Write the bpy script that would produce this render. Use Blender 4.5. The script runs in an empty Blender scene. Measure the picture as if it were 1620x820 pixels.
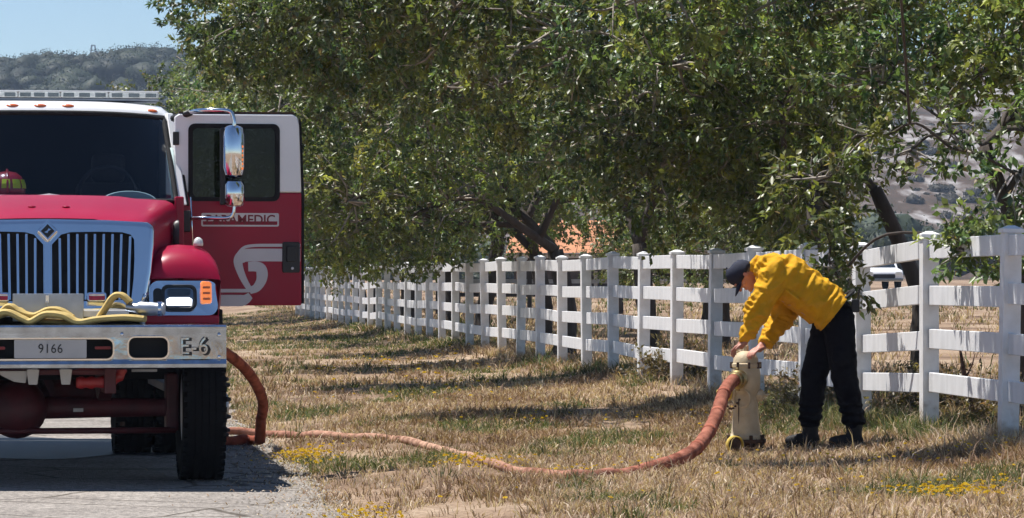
import bpy, bmesh, math, random
import numpy as np
from mathutils import Vector, Matrix, noise

random.seed(7)
RNG = np.random.default_rng(11)
SC = bpy.context.scene
COL = SC.collection
R = math.radians

# ------------------------------------------------------------------ camera
cam_d = bpy.data.cameras.new('camera')
cam = bpy.data.objects.new('camera', cam_d)
COL.objects.link(cam)
cam.location = (0, 0, 1.47)
cam.rotation_euler = (R(90), 0, 0)
cam_d.sensor_width = 36
cam_d.lens = 128.9
cam_d.shift_y = 0.0173
cam_d.clip_start = 0.5
cam_d.clip_end = 6000
SC.camera = cam

# ------------------------------------------------------------------ sky, sun, exposure
SUN_ELEV = R(68)
TO_SUN = Vector((-0.87 * math.cos(SUN_ELEV), 0.42 * math.cos(SUN_ELEV), math.sin(SUN_ELEV))).normalized()
world = bpy.data.worlds.new('World')
SC.world = world
world.use_nodes = True
wn = world.node_tree
sky = wn.nodes.new('ShaderNodeTexSky')
sky.sky_type = 'NISHITA'
sky.sun_disc = False
sky.sun_elevation = SUN_ELEV
sky.sun_rotation = math.atan2(TO_SUN.x, TO_SUN.y)
sky.air_density = 0.85
sky.dust_density = 0.05
sky.ozone_density = 5.0
wn.links.new(sky.outputs[0], wn.nodes['Background'].inputs[0])
wn.nodes['Background'].inputs[1].default_value = 0.075
sun_d = bpy.data.lights.new('sun', 'SUN')
sun_d.energy = 5.0
sun_d.angle = R(0.5)
sun_d.color = (1.0, 0.965, 0.915)
sun = bpy.data.objects.new('sun', sun_d)
COL.objects.link(sun)
sun.location = (-20, 10, 60)
sun.rotation_euler = TO_SUN.to_track_quat('Z', 'Y').to_euler()
SC.view_settings.view_transform = 'Standard'
SC.view_settings.look = 'None'
SC.view_settings.gamma = 1.0
SC.view_settings.exposure = 0.66
SC.cycles.use_denoising = True
SC.cycles.max_bounces = 4
SC.cycles.diffuse_bounces = 2
SC.cycles.glossy_bounces = 3
SC.cycles.use_adaptive_sampling = True
SC.cycles.adaptive_threshold = 0.025
SC.cycles.volume_bounces = 0
SC.cycles.transparent_max_bounces = 8

# ------------------------------------------------------------------ materials
MATS = {}
def new_mat(name):
    m = bpy.data.materials.new(name)
    m.use_nodes = True
    MATS[name] = m
    return m, m.node_tree, m.node_tree.nodes['Principled BSDF']

def mat(name, col, rough=0.5, metal=0.0, var=0.12, scale=6.0, bump=0.0, bscale=40.0, spec=0.5,
        coat=0.0, emit=None, estr=0.0, col2=None, detail=4.0, stretch=None):
    """Principled material whose colour wanders between col and col2 (or a darker col) by noise."""
    m, nt, b = new_mat(name)
    tc = nt.nodes.new('ShaderNodeTexCoord')
    vec = tc.outputs['Object']
    if stretch:
        mp = nt.nodes.new('ShaderNodeMapping')
        mp.inputs['Scale'].default_value = stretch
        nt.links.new(vec, mp.inputs[0])
        vec = mp.outputs[0]
    n = nt.nodes.new('ShaderNodeTexNoise')
    n.inputs['Scale'].default_value = scale
    n.inputs['Detail'].default_value = detail
    nt.links.new(vec, n.inputs['Vector'])
    rmp = nt.nodes.new('ShaderNodeValToRGB')
    c2 = col2 if col2 else tuple(c * (1 - var * 2) for c in col)
    rmp.color_ramp.elements[0].position = 0.32
    rmp.color_ramp.elements[1].position = 0.68
    rmp.color_ramp.elements[0].color = (*c2, 1)
    rmp.color_ramp.elements[1].color = (*col, 1)
    nt.links.new(n.outputs['Fac'], rmp.inputs[0])
    nt.links.new(rmp.outputs[0], b.inputs['Base Color'])
    b.inputs['Roughness'].default_value = rough
    b.inputs['Metallic'].default_value = metal
    b.inputs['Specular IOR Level'].default_value = spec
    b.inputs['Coat Weight'].default_value = coat
    b.inputs['Coat Roughness'].default_value = 0.05
    if emit:
        b.inputs['Emission Color'].default_value = (*emit, 1)
        b.inputs['Emission Strength'].default_value = estr
    if bump:
        nb = nt.nodes.new('ShaderNodeTexNoise')
        nb.inputs['Scale'].default_value = bscale
        nb.inputs['Detail'].default_value = 5
        nt.links.new(vec, nb.inputs['Vector'])
        bp = nt.nodes.new('ShaderNodeBump')
        bp.inputs['Strength'].default_value = bump
        bp.inputs['Distance'].default_value = 0.02
        nt.links.new(nb.outputs['Fac'], bp.inputs['Height'])
        nt.links.new(bp.outputs[0], b.inputs['Normal'])
    return m

def mat_attr(name, rough=0.8, trans=0.25, spec=0.2):
    """Colour per corner from the mesh attribute 'tint' (species colour of each blade / leaf)."""
    m, nt, b = new_mat(name)
    at = nt.nodes.new('ShaderNodeAttribute')
    at.attribute_name = 'tint'
    b.inputs['Roughness'].default_value = rough
    b.inputs['Specular IOR Level'].default_value = spec
    if name == 'leaves':          # no two trees quite the same green
        oi = nt.nodes.new('ShaderNodeObjectInfo')
        hs = nt.nodes.new('ShaderNodeHueSaturation')
        mr_ = nt.nodes.new('ShaderNodeMapRange'); mr_.inputs['To Min'].default_value = .8; mr_.inputs['To Max'].default_value = 1.3
        nt.links.new(oi.outputs['Random'], mr_.inputs[0]); nt.links.new(mr_.outputs[0], hs.inputs['Value'])
        nt.links.new(at.outputs['Color'], hs.inputs['Color'])
        src = hs.outputs['Color']
    else:
        src = at.outputs['Color']
    nt.links.new(src, b.inputs['Base Color'])
    if trans:
        tr = nt.nodes.new('ShaderNodeBsdfTranslucent')
        mx = nt.nodes.new('ShaderNodeMixShader')
        mx.inputs[0].default_value = trans
        yl = nt.nodes.new('ShaderNodeMixRGB'); yl.blend_type = 'MULTIPLY'; yl.inputs[0].default_value = 1.0
        yl.inputs[2].default_value = (1.5, 1.55, .8, 1)
        nt.links.new(src, yl.inputs[1])
        nt.links.new(yl.outputs[0], tr.inputs[0])
        out = nt.nodes['Material Output']
        nt.links.new(b.outputs[0], mx.inputs[1])
        nt.links.new(tr.outputs[0], mx.inputs[2])
        nt.links.new(mx.outputs[0], out.inputs[0])
    return m

def mat_glass(name, tint, clear=0.5):
    m, nt, b = new_mat(name)
    tr = nt.nodes.new('ShaderNodeBsdfTransparent')
    tr.inputs[0].default_value = (*tint, 1)
    gl = nt.nodes.new('ShaderNodeBsdfGlossy')
    gl.inputs['Roughness'].default_value = 0.03
    n = nt.nodes.new('ShaderNodeTexNoise')
    n.inputs['Scale'].default_value = 3
    bp = nt.nodes.new('ShaderNodeBump')
    bp.inputs['Strength'].default_value = 0.03
    nt.links.new(n.outputs['Fac'], bp.inputs['Height'])
    nt.links.new(bp.outputs[0], gl.inputs['Normal'])
    fr = nt.nodes.new('ShaderNodeFresnel')
    fr.inputs['IOR'].default_value = 1.36
    mx = nt.nodes.new('ShaderNodeMixShader')
    nt.links.new(fr.outputs[0], mx.inputs[0])
    nt.links.new(tr.outputs[0], mx.inputs[1])
    nt.links.new(gl.outputs[0], mx.inputs[2])
    nt.links.new(mx.outputs[0], nt.nodes['Material Output'].inputs[0])
    return m

mat('red_paint', (0.325, 0.006, 0.036), 0.35, 0, 0.06, 2.0, coat=0.14, spec=0.2)
mat('red_plastic', (0.35, 0.02, 0.02), 0.4, 0, 0.1)
mat('axle_red', (0.085, 0.007, 0.012), 0.6, 0, 0.25, 8.0, bump=0.1)
mat('white_paint', (0.80, 0.80, 0.80), 0.3, 0, 0.03, 2.0, coat=0.6)
mat('decal_white', (0.62, 0.60, 0.60), 0.45, 0, 0.04, 5.0)
mat('chrome', (0.74, 0.76, 0.79), 0.09, 1.0, 0.03, 3.0, bump=0.012, bscale=7)
mat('bumper_steel', (0.50, 0.56, 0.63), 0.12, 1.0, 0.16, 9.0, bump=0.5, bscale=5.5, col2=(0.34, 0.36, 0.39))
mat('dull_steel', (0.42, 0.45, 0.50), 0.42, 1.0, 0.10, 8.0, bump=0.05)
mat('plate_grey', (0.46, 0.45, 0.44), 0.5, 0.0, 0.06, 5.0)
mat('black_rubber', (0.018, 0.018, 0.019), 0.8, 0, 0.2, 20, bump=0.1, spec=0.25)
mat('tyre_rubber', (0.013, 0.013, 0.014), 0.9, 0, 0.25, 10, bump=0.2, spec=0.1)
mat('black_plastic', (0.012, 0.012, 0.013), 0.45, 0, 0.1)
mat('grille_dark', (0.006, 0.006, 0.008), 0.7, 0, 0.1)
mat('letter_black', (0.015, 0.014, 0.014), 0.5, 0, 0.1)
mat('letter_red', (0.20, 0.01, 0.02), 0.5, 0, 0.1)
mat('dash_grey', (0.42, 0.52, 0.52), 0.8, 0, 0.08)
mat('cabin_dark', (0.012, 0.014, 0.018), 0.9, 0, 0.1)
mat('amber_lens', (0.75, 0.16, 0.03), 0.2, 0, 0.15, 60, coat=1.0)
mat('amber_lit', (0.9, 0.22, 0.05), 0.25, 0, 0.2, 70, coat=1.0, emit=(1.0, 0.28, 0.06), estr=0.45)
mat('red_lens', (0.35, 0.01, 0.02), 0.15, 0, 0.15, 60, coat=1.0)
mat('clear_lens', (0.78, 0.80, 0.76), 0.12, 0, 0.12, 40, coat=1.0, col2=(0.55, 0.57, 0.55))
mat('lamp_lit', (0.9, 0.9, 0.95), 0.2, 0, 0.05, emit=(0.93, 0.96, 1.0), estr=1.1)
mat('lamp_reflector', (0.25, 0.26, 0.28), 0.2, 1.0, 0.1, 20)
mat('hose_yellow', (0.54, 0.39, 0.13), 0.8, 0, 0.12, 15, bump=0.2, bscale=90)
mat('hose_orange', (0.36, 0.120, 0.075), 0.9, 0, 0.18, 7, bump=0.35, bscale=50, col2=(0.24, 0.065, 0.04), spec=0.2)
mat('hydrant_cream', (0.58, 0.48, 0.32), 0.6, 0, 0.10, 9, bump=0.15, bscale=50, col2=(0.44, 0.34, 0.21), spec=0.3)
mat('hydrant_yellow', (0.66, 0.46, 0.08), 0.5, 0, 0.10, 12, bump=0.08)
mat('rust_dark', (0.09, 0.045, 0.025), 0.85, 0, 0.3, 18, bump=0.3, col2=(0.03, 0.018, 0.012))
mat('brass', (0.42, 0.33, 0.16), 0.4, 1.0, 0.15, 12)
mat('vinyl_white', (0.80, 0.795, 0.79), 0.45, 0, 0.05, 5.0, bump=0.03, col2=(0.67, 0.665, 0.655), stretch=(1.6, 1.6, .5))
mat('jacket_yellow', (0.66, 0.335, 0.012), 0.85, 0, 0.08, 14, bump=0.22, bscale=45, spec=0.2)
mat('trouser_navy', (.006, .006, .009), 0.95, 0, 0.2, 14, bump=0.3, bscale=40, spec=0.15)
mat('boot_black', (0.007, 0.006, 0.006), 0.75, 0, 0.2, 20, bump=0.2)
mat('cap_navy', (0.008, 0.012, 0.034), 0.85, 0, 0.15, 20, bump=0.1)
mat('skin', (0.50, 0.24, 0.17), 0.55, 0, 0.12, 18, col2=(0.42, 0.17, 0.12))
mat('hair', (0.16, 0.13, 0.11), 0.8, 0, 0.2, 60)
mat('bark', (0.085, 0.068, 0.056), 0.95, 0, 0.3, 9, bump=0.7, bscale=22, col2=(0.055, 0.043, 0.035), stretch=(1, 1, 0.3))
mat('twig_bark', (0.38, 0.33, 0.28), 0.9, 0, 0.25, 12, bump=0.3)
mat('dead_wood', (0.12, 0.06, 0.04), 0.95, 0, 0.3, 12, bump=0.4)
mat('barn_roof', (0.52, 0.22, 0.10), 0.85, 0, 0.12, 2.5, bump=0.15, col2=(0.42, 0.18, 0.09))
mat('barn_wall', (0.10, 0.075, 0.06), 0.9, 0, 0.2, 3)
mat('barn_fascia', (0.5, 0.42, 0.32), 0.8, 0, 0.1, 3)
mat('rail_dark', (0.10, 0.085, 0.075), 0.9, 0, 0.25, 5)
mat('rail_pale', (0.52, 0.50, 0.47), 0.8, 0, 0.15, 5)
mat('car_glass', (0.02, 0.028, 0.035), 0.08, 0, 0.1, coat=1.0)
mat('car_blue_grey', (0.12, 0.15, 0.17), 0.3, 0, 0.1, coat=1.0)
mat('lime_reflective', (0.62, 0.75, 0.02), 0.4, 0, 0.05)
mat('helmet_red', (0.40, 0.02, 0.04), 0.3, 0, 0.1, coat=0.8)
mat('tower_white', (0.7, 0.7, 0.7), 0.6, 0, 0.05)
mat_attr('grass_blades', 0.85, 0.22, 0.15)
mat_attr('leaves', 0.40, 0.34, 0.5)
mat_attr('petals', 0.6, 0.2, 0.2)
mat_glass('windscreen_glass', (0.60, 0.68, 0.74))
mat_glass('door_glass', (0.16, 0.18, 0.22))

# ------------------------------------------------------------------ mesh helpers
class MB:
    def __init__(s): s.v, s.f = [], []
    def add(s, v, f):
        o = len(s.v)
        s.v += [tuple(p) for p in v]
        s.f += [tuple(i + o for i in q) for q in f]
        return s
    def box(s, x0, x1, y0, y1, z0, z1):
        v = [(x0,y0,z0),(x1,y0,z0),(x1,y1,z0),(x0,y1,z0),(x0,y0,z1),(x1,y0,z1),(x1,y1,z1),(x0,y1,z1)]
        return s.add(v, [(0,3,2,1),(4,5,6,7),(0,1,5,4),(1,2,6,5),(2,3,7,6),(3,0,4,7)])
    def prism(s, pts, a0, a1, plane='xz'):
        """polygon pts extruded along the third axis from a0 to a1"""
        n = len(pts)
        def P(p, a):
            return {'xz': (p[0], a, p[1]), 'xy': (p[0], p[1], a), 'yz': (a, p[0], p[1])}[plane]
        v = [P(p, a0) for p in pts] + [P(p, a1) for p in pts]
        f = [tuple(range(n)), tuple(reversed(range(n, 2 * n)))]
        f += [(i, i + n, (i + 1) % n + n, (i + 1) % n) for i in range(n)]
        return s.add(v, f)
    def ring(s, outer, inner, y0, y1):
        n = len(outer)
        v = [(p[0], y0, p[1]) for p in outer] + [(p[0], y0, p[1]) for p in inner] + \
            [(p[0], y1, p[1]) for p in outer] + [(p[0], y1, p[1]) for p in inner]
        f = []
        for i in range(n):
            j = (i + 1) % n
            f += [(i, j, n + j, n + i), (2*n + j, 2*n + i, 3*n + i, 3*n + j),
                  (j, i, 2*n + i, 2*n + j), (n + i, n + j, 3*n + j, 3*n + i)]
        return s.add(v, f)
    def loft(s, secs, closed=False, caps=False):
        n = len(secs[0])
        v = [p for q in secs for p in q]
        f = []
        for a in range(len(secs) - 1):
            for i in range(n if closed else n - 1):
                j = (i + 1) % n
                f.append((a*n + i, a*n + j, (a+1)*n + j, (a+1)*n + i))
        if caps:
            f.append(tuple(reversed(range(n))))
            f.append(tuple(range((len(secs)-1)*n, len(secs)*n)))
        return s.add(v, f)
    def tube(s, path, rad, seg=8, flat=None):
        path = [Vector(p) for p in path]
        n = len(path)
        if not hasattr(rad, '__len__'): rad = [rad] * n
        secs = []
        up = Vector((0, 0, 1))
        prev = None
        for i, p in enumerate(path):
            t = (path[min(i+1, n-1)] - path[max(i-1, 0)]).normalized()
            if prev is None:
                a = t.cross(up)
                if a.length < 1e-3: a = t.cross(Vector((1, 0, 0)))
                a.normalize()
            else:
                a = (prev - t * prev.dot(t)).normalized()
            prev = a
            b = t.cross(a)
            fl = flat[i] if flat else 1.0
            secs.append([p + (a * math.cos(k*2*math.pi/seg) + b * math.sin(k*2*math.pi/seg) * fl) * rad[i] for k in range(seg)])
        return s.loft(secs, True, True)
    def lathe(s, prof, seg=24, axis='z', c=(0, 0, 0)):
        secs = []
        for r, h in prof:
            ring = []
            for k in range(seg):
                a = k * 2 * math.pi / seg
                u, w = r * math.cos(a), r * math.sin(a)
                p = {'z': (u, w, h), 'x': (h, u, w), 'y': (w, h, u)}[axis]
                ring.append((p[0] + c[0], p[1] + c[1], p[2] + c[2]))
            secs.append(ring)
        return s.loft(secs, True, True)
    def ell(s, c, rx, ry, rz, seg=16, rings=10, M=None):
        v, f = [], []
        for i in range(rings + 1):
            th = math.pi * i / rings
            for k in range(seg):
                ph = 2 * math.pi * k / seg
                p = Vector((rx*math.sin(th)*math.cos(ph), ry*math.sin(th)*math.sin(ph), rz*math.cos(th)))
                if M: p = M @ p
                v.append(p + Vector(c))
        for i in range(rings):
            for k in range(seg):
                f.append((i*seg + k, (i+1)*seg + k, (i+1)*seg + (k+1) % seg, i*seg + (k+1) % seg))
        return s.add(v, f)
    def capsule(s, p0, r0, p1, r1, seg=14):
        p0, p1 = Vector(p0), Vector(p1)
        d = (p1 - p0)
        q = d.to_track_quat('Z', 'Y').to_matrix()
        L = d.length
        prof = [(r0*math.sin(a), -r0*math.cos(a)) for a in (0.02, .5, 1.0, 1.4)] + \
               [(r1*math.sin(a), L - r1*math.cos(a)) for a in (1.7, 2.1, 2.6, 3.12)]
        secs = []
        for r, h in prof:
            secs.append([p0 + q @ Vector((r*math.cos(k*2*math.pi/seg), r*math.sin(k*2*math.pi/seg), h)) for k in range(seg)])
        return s.loft(secs, True, True)
    def mesh(s, name):
        me = bpy.data.meshes.new(name)
        me.from_pydata(s.v, [], s.f)
        bm = bmesh.new(); bm.from_mesh(me)
        bmesh.ops.remove_doubles(bm, verts=bm.verts, dist=1e-5)
        bmesh.ops.recalc_face_normals(bm, faces=bm.faces)
        bm.to_mesh(me); bm.free()
        return me
    def build(s, name, m, parent=None, bevel=0.0, smooth=False, seg=2):
        o = bpy.data.objects.new(name, s.mesh(name))
        COL.objects.link(o)
        o.data.materials.append(MATS[m])
        if parent: o.parent = parent
        if smooth:
            o.data.shade_smooth()
            if smooth == 'auto':
                o.data.set_sharp_from_angle(angle=R(38))
        if bevel:
            md = o.modifiers.new('bevel', 'BEVEL')
            md.width = bevel; md.segments = seg; md.limit_method = 'ANGLE'; md.angle_limit = R(35)
        return o

def bake(o):
    """replace an object's mesh by its evaluated one and drop the modifiers"""
    dg = bpy.context.evaluated_depsgraph_get()
    me = bpy.data.meshes.new_from_object(o.evaluated_get(dg))
    old = o.data
    o.modifiers.clear()
    o.data = me
    me.name = o.name
    if old.users == 0:
        if isinstance(old, bpy.types.Mesh): bpy.data.meshes.remove(old)
    return o

def cut(o, cutters):
    tmp = []
    for mb in cutters:
        c = bpy.data.objects.new('cutter', mb.mesh('cutter'))
        COL.objects.link(c)
        if o.parent: c.parent = o.parent
        md = o.modifiers.new('cut', 'BOOLEAN')
        md.operation = 'DIFFERENCE'; md.object = c; md.solver = 'EXACT'
        tmp.append(c)
    bpy.context.view_layer.update()
    bake(o)
    for c in tmp:
        me = c.data
        bpy.data.objects.remove(c); bpy.data.meshes.remove(me)
    return o

def blob(name, mb, m, parent, voxel=0.012, smooth_it=4, wrinkle=None):
    o = mb.build(name, m, parent)
    md = o.modifiers.new('r', 'REMESH'); md.mode = 'VOXEL'; md.voxel_size = voxel
    sm = o.modifiers.new('s', 'SMOOTH'); sm.iterations = smooth_it; sm.factor = 0.5
    bpy.context.view_layer.update()
    bake(o)
    if not o.data.materials: o.data.materials.append(MATS[m])
    if wrinkle:
        me = o.data
        nrm = [v.normal.copy() for v in me.vertices]
        for v, n in zip(me.vertices, nrm):
            v.co = v.co + n * wrinkle(v.co, n)
    o.data.shade_smooth()
    return o

def text(name, body, m, parent, size, x, y, z, extrude=0.004, offset=0.0, sx=1.0, spacing=1.0):
    cu = bpy.data.curves.new(name, 'FONT')
    cu.body = body; cu.size = size; cu.extrude = extrude; cu.offset = offset
    cu.align_x = 'CENTER'; cu.align_y = 'CENTER'; cu.space_character = spacing
    t = bpy.data.objects.new('tmp', cu); COL.objects.link(t)
    bpy.context.view_layer.update()
    me = bpy.data.meshes.new_from_object(t.evaluated_get(bpy.context.evaluated_depsgraph_get()))
    bpy.data.objects.remove(t); bpy.data.curves.remove(cu)
    me.transform(Matrix.Translation((x, y, z)) @ Matrix.Rotation(R(90), 4, 'X') @ Matrix.Diagonal((sx, 1, 1, 1)))
    me.name = name
    o = bpy.data.objects.new(name, me); COL.objects.link(o)
    me.materials.clear(); me.materials.append(MATS[m])
    o.parent = parent
    return o

def empty(name, loc=(0, 0, 0), rz=0.0):
    o = bpy.data.objects.new(name, None); COL.objects.link(o)
    o.location = loc; o.rotation_euler = (0, 0, rz); o.empty_display_size = 0.2
    return o

def tag(o, label=None, cat=None, group=None, kind=None):
    if label: o['label'] = label
    if cat: o['category'] = cat
    if group: o['group'] = group
    if kind: o['kind'] = kind
    return o

def copy_tree(o, parent=None):
    c = o.copy(); COL.objects.link(c); c.parent = parent
    for ch in list(o.children):
        copy_tree(ch, c)
    return c

def rrect(x0, x1, z0, z1, r, n=5):
    pts = []
    for cx, cz, a0 in ((x1-r, z1-r, 0), (x0+r, z1-r, 90), (x0+r, z0+r, 180), (x1-r, z0+r, 270)):
        for k in range(n):
            a = R(a0 + 90 * k / (n - 1))
            pts.append((cx + r*math.cos(a), cz + r*math.sin(a)))
    return pts

def spline(pts, n=10):
    """Catmull-Rom through points (any dimension)"""
    P = [np.array(p, float) for p in pts]
    P = [2*P[0]-P[1]] + P + [2*P[-1]-P[-2]]
    out = []
    for i in range(1, len(P) - 2):
        for k in range(n):
            t = k / n
            a, b, c, d = P[i-1], P[i], P[i+1], P[i+2]
            out.append(0.5*((2*b) + (c-a)*t + (2*a-5*b+4*c-d)*t*t + (3*b-a-3*c+d)*t**3))
    out.append(P[-2])
    return out

def ribbon(pts, widths, y, mb):
    """flat stroke in the xz plane at depth y, 3 mm thick"""
    n = len(pts)
    L, Rr = [], []
    for i in range(n):
        a, b = pts[max(i-1, 0)], pts[min(i+1, n-1)]
        dx, dz = b[0]-a[0], b[1]-a[1]
        l = math.hypot(dx, dz) or 1
        nx, nz = -dz/l, dx/l
        w = widths[i] / 2
        L.append((pts[i][0]+nx*w, pts[i][1]+nz*w)); Rr.append((pts[i][0]-nx*w, pts[i][1]-nz*w))
    secs = []
    for a, b in zip(L, Rr):
        secs.append([(a[0], y, a[1]), (b[0], y, b[1]), (b[0], y+0.003, b[1]), (a[0], y+0.003, a[1])])
    mb.loft(secs, True, True)

def fast_mesh(name, verts, faces_per, nv, m, tint=None, smooth=False):
    """verts (N,3) with consecutive groups; faces_per (F,k) index array (k = 3 or 4)"""
    me = bpy.data.meshes.new(name)
    F, k = faces_per.shape
    me.vertices.add(len(verts)); me.vertices.foreach_set('co', verts.astype(np.float32).ravel())
    me.loops.add(F * k); me.loops.foreach_set('vertex_index', faces_per.astype(np.int32).ravel())
    me.polygons.add(F); me.polygons.foreach_set('loop_start', (np.arange(F) * k).astype(np.int32))
    if tint is not None:
        a = me.attributes.new('tint', 'FLOAT_COLOR', 'POINT')
        a.data.foreach_set('color', np.concatenate([tint, np.ones((len(tint), 1))], 1).astype(np.float32).ravel())
    me.update(calc_edges=True)
    me.materials.append(MATS[m])
    if smooth: me.shade_smooth()
    return me

def vnoise(x, y, s, seed=0):
    """cheap smooth value noise on arrays, 0..1"""
    x = np.asarray(x) / s + seed * 17.3; y = np.asarray(y) / s + seed * 9.1
    xi, yi = np.floor(x).astype(np.int64), np.floor(y).astype(np.int64)
    fx, fy = x - xi, y - yi
    fx, fy = fx*fx*(3-2*fx), fy*fy*(3-2*fy)
    def h(a, b):
        n = (a * 374761393 + b * 668265263 + seed * 974711) & 0x7fffffff
        n = ((n ^ (n >> 13)) * 1274126177) & 0x7fffffff
        return ((n ^ (n >> 16)) & 0xffff) / 65535.0
    return (h(xi, yi)*(1-fx) + h(xi+1, yi)*fx)*(1-fy) + (h(xi, yi+1)*(1-fx) + h(xi+1, yi+1)*fx)*fy

# ------------------------------------------------------------------ the lie of the land
SL = 0.116                                    # road and fence run back to the left at this slope
def edge_x(y): return -1.30 - SL * (np.asarray(y, float) - 25)
def fence_x(y): return 3.22 - SL * (np.asarray(y, float) - 28.3)
_u = np.array([-60, -7.6, -7.2, -6.9, -0.35, 0.0, 0.4, 1.0, 3.0, 4.0, 4.85, 6.0, 30, 2000])
_g = np.array([0.1, 0.05, 0.0, -0.06, -0.06, -0.03, 0.02, 0.06, 0.11, 0.16, 0.27, 0.30, 0.30, 0.30])
def ground_z(x, y):
    x = np.asarray(x, float); y = np.asarray(y, float)
    u = x - edge_x(y)
    z = np.interp(u, _u, _g)
    rise = np.clip((y - 45) / 170, 0, 1) * 0.85 * np.clip((u - 5) / 12, 0, 1)
    bump = (vnoise(x, y, 1.3, 1) - .5) * 0.05 + (vnoise(x, y, 0.4, 2) - .5) * 0.025
    return z + rise + bump * np.clip((u + 0.1) / 0.6, 0, 1)
def gz(x, y): return float(ground_z(x, y))

# ------------------------------------------------------------------ ground sheet
def ground_material():
    m, nt, b = new_mat('dry_soil')
    tc = nt.nodes.new('ShaderNodeTexCoord')
    def nz(scale, det, stretch=None):
        n = nt.nodes.new('ShaderNodeTexNoise')
        n.inputs['Scale'].default_value = scale; n.inputs['Detail'].default_value = det
        nt.links.new(tc.outputs['Object'], n.inputs['Vector'])
        return n
    def ramp(src, stops):
        r = nt.nodes.new('ShaderNodeValToRGB')
        e = r.color_ramp.elements
        while len(e) < len(stops): e.new(0.5)
        for q, (p, c) in zip(e, stops): q.position = p; q.color = (*c, 1)
        nt.links.new(src, r.inputs[0]); return r
    big = ramp(nz(0.55, 5).outputs['Fac'], [(0.30, (0.12, 0.078, 0.055)), (0.5, (0.30, 0.215, 0.15)), (0.72, (0.44, 0.345, 0.255))])
    fine = ramp(nz(22, 6).outputs['Fac'], [(0.3, (0.45, 0.40, 0.36)), (0.7, (1.1, 1.08, 1.05))])
    mx = nt.nodes.new('ShaderNodeMixRGB'); mx.blend_type = 'MULTIPLY'; mx.inputs[0].default_value = 0.8
    nt.links.new(big.outputs[0], mx.inputs[1]); nt.links.new(fine.outputs[0], mx.inputs[2])
    nt.links.new(mx.outputs[0], b.inputs['Base Color'])
    b.inputs['Roughness'].default_value = 0.95; b.inputs['Specular IOR Level'].default_value = 0.1
    bp = nt.nodes.new('ShaderNodeBump'); bp.inputs['Strength'].default_value = 0.6; bp.inputs['Distance'].default_value = 0.03
    nt.links.new(nz(30, 6).outputs['Fac'], bp.inputs['Height']); nt.links.new(bp.outputs[0], b.inputs['Normal'])
ground_material()

us = np.unique(np.concatenate([np.linspace(-1500, -80, 20), np.linspace(-70, -9, 16), [-7.6, -7.2, -6.9, -4, -2, -0.8],
                               np.arange(-0.4, 7.0, 0.13), np.linspace(7, 30, 40), np.linspace(32, 120, 30), np.linspace(140, 1500, 20)]))
ys = np.unique(np.concatenate([np.linspace(-700, -40, 12), np.linspace(-30, 17, 12), np.arange(18, 48, 0.2), np.arange(48, 110, 0.6), np.linspace(111, 300, 60), np.linspace(320, 1800, 20)]))
UU, YY = np.meshgrid(us, ys)
XX = UU + edge_x(YY)
gv = np.stack([XX, YY, ground_z(XX, YY)], -1).reshape(-1, 3)
nu, ny = len(us), len(ys)
ii = (np.arange(ny - 1)[:, None] * nu + np.arange(nu - 1)[None]).ravel()
gf = np.stack([ii, ii + 1, ii + 1 + nu, ii + nu], 1)
o = bpy.data.objects.new('ground', fast_mesh('ground', gv, gf, 4, 'dry_soil', smooth=True)); COL.objects.link(o)
tag(o, kind='structure')

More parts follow.
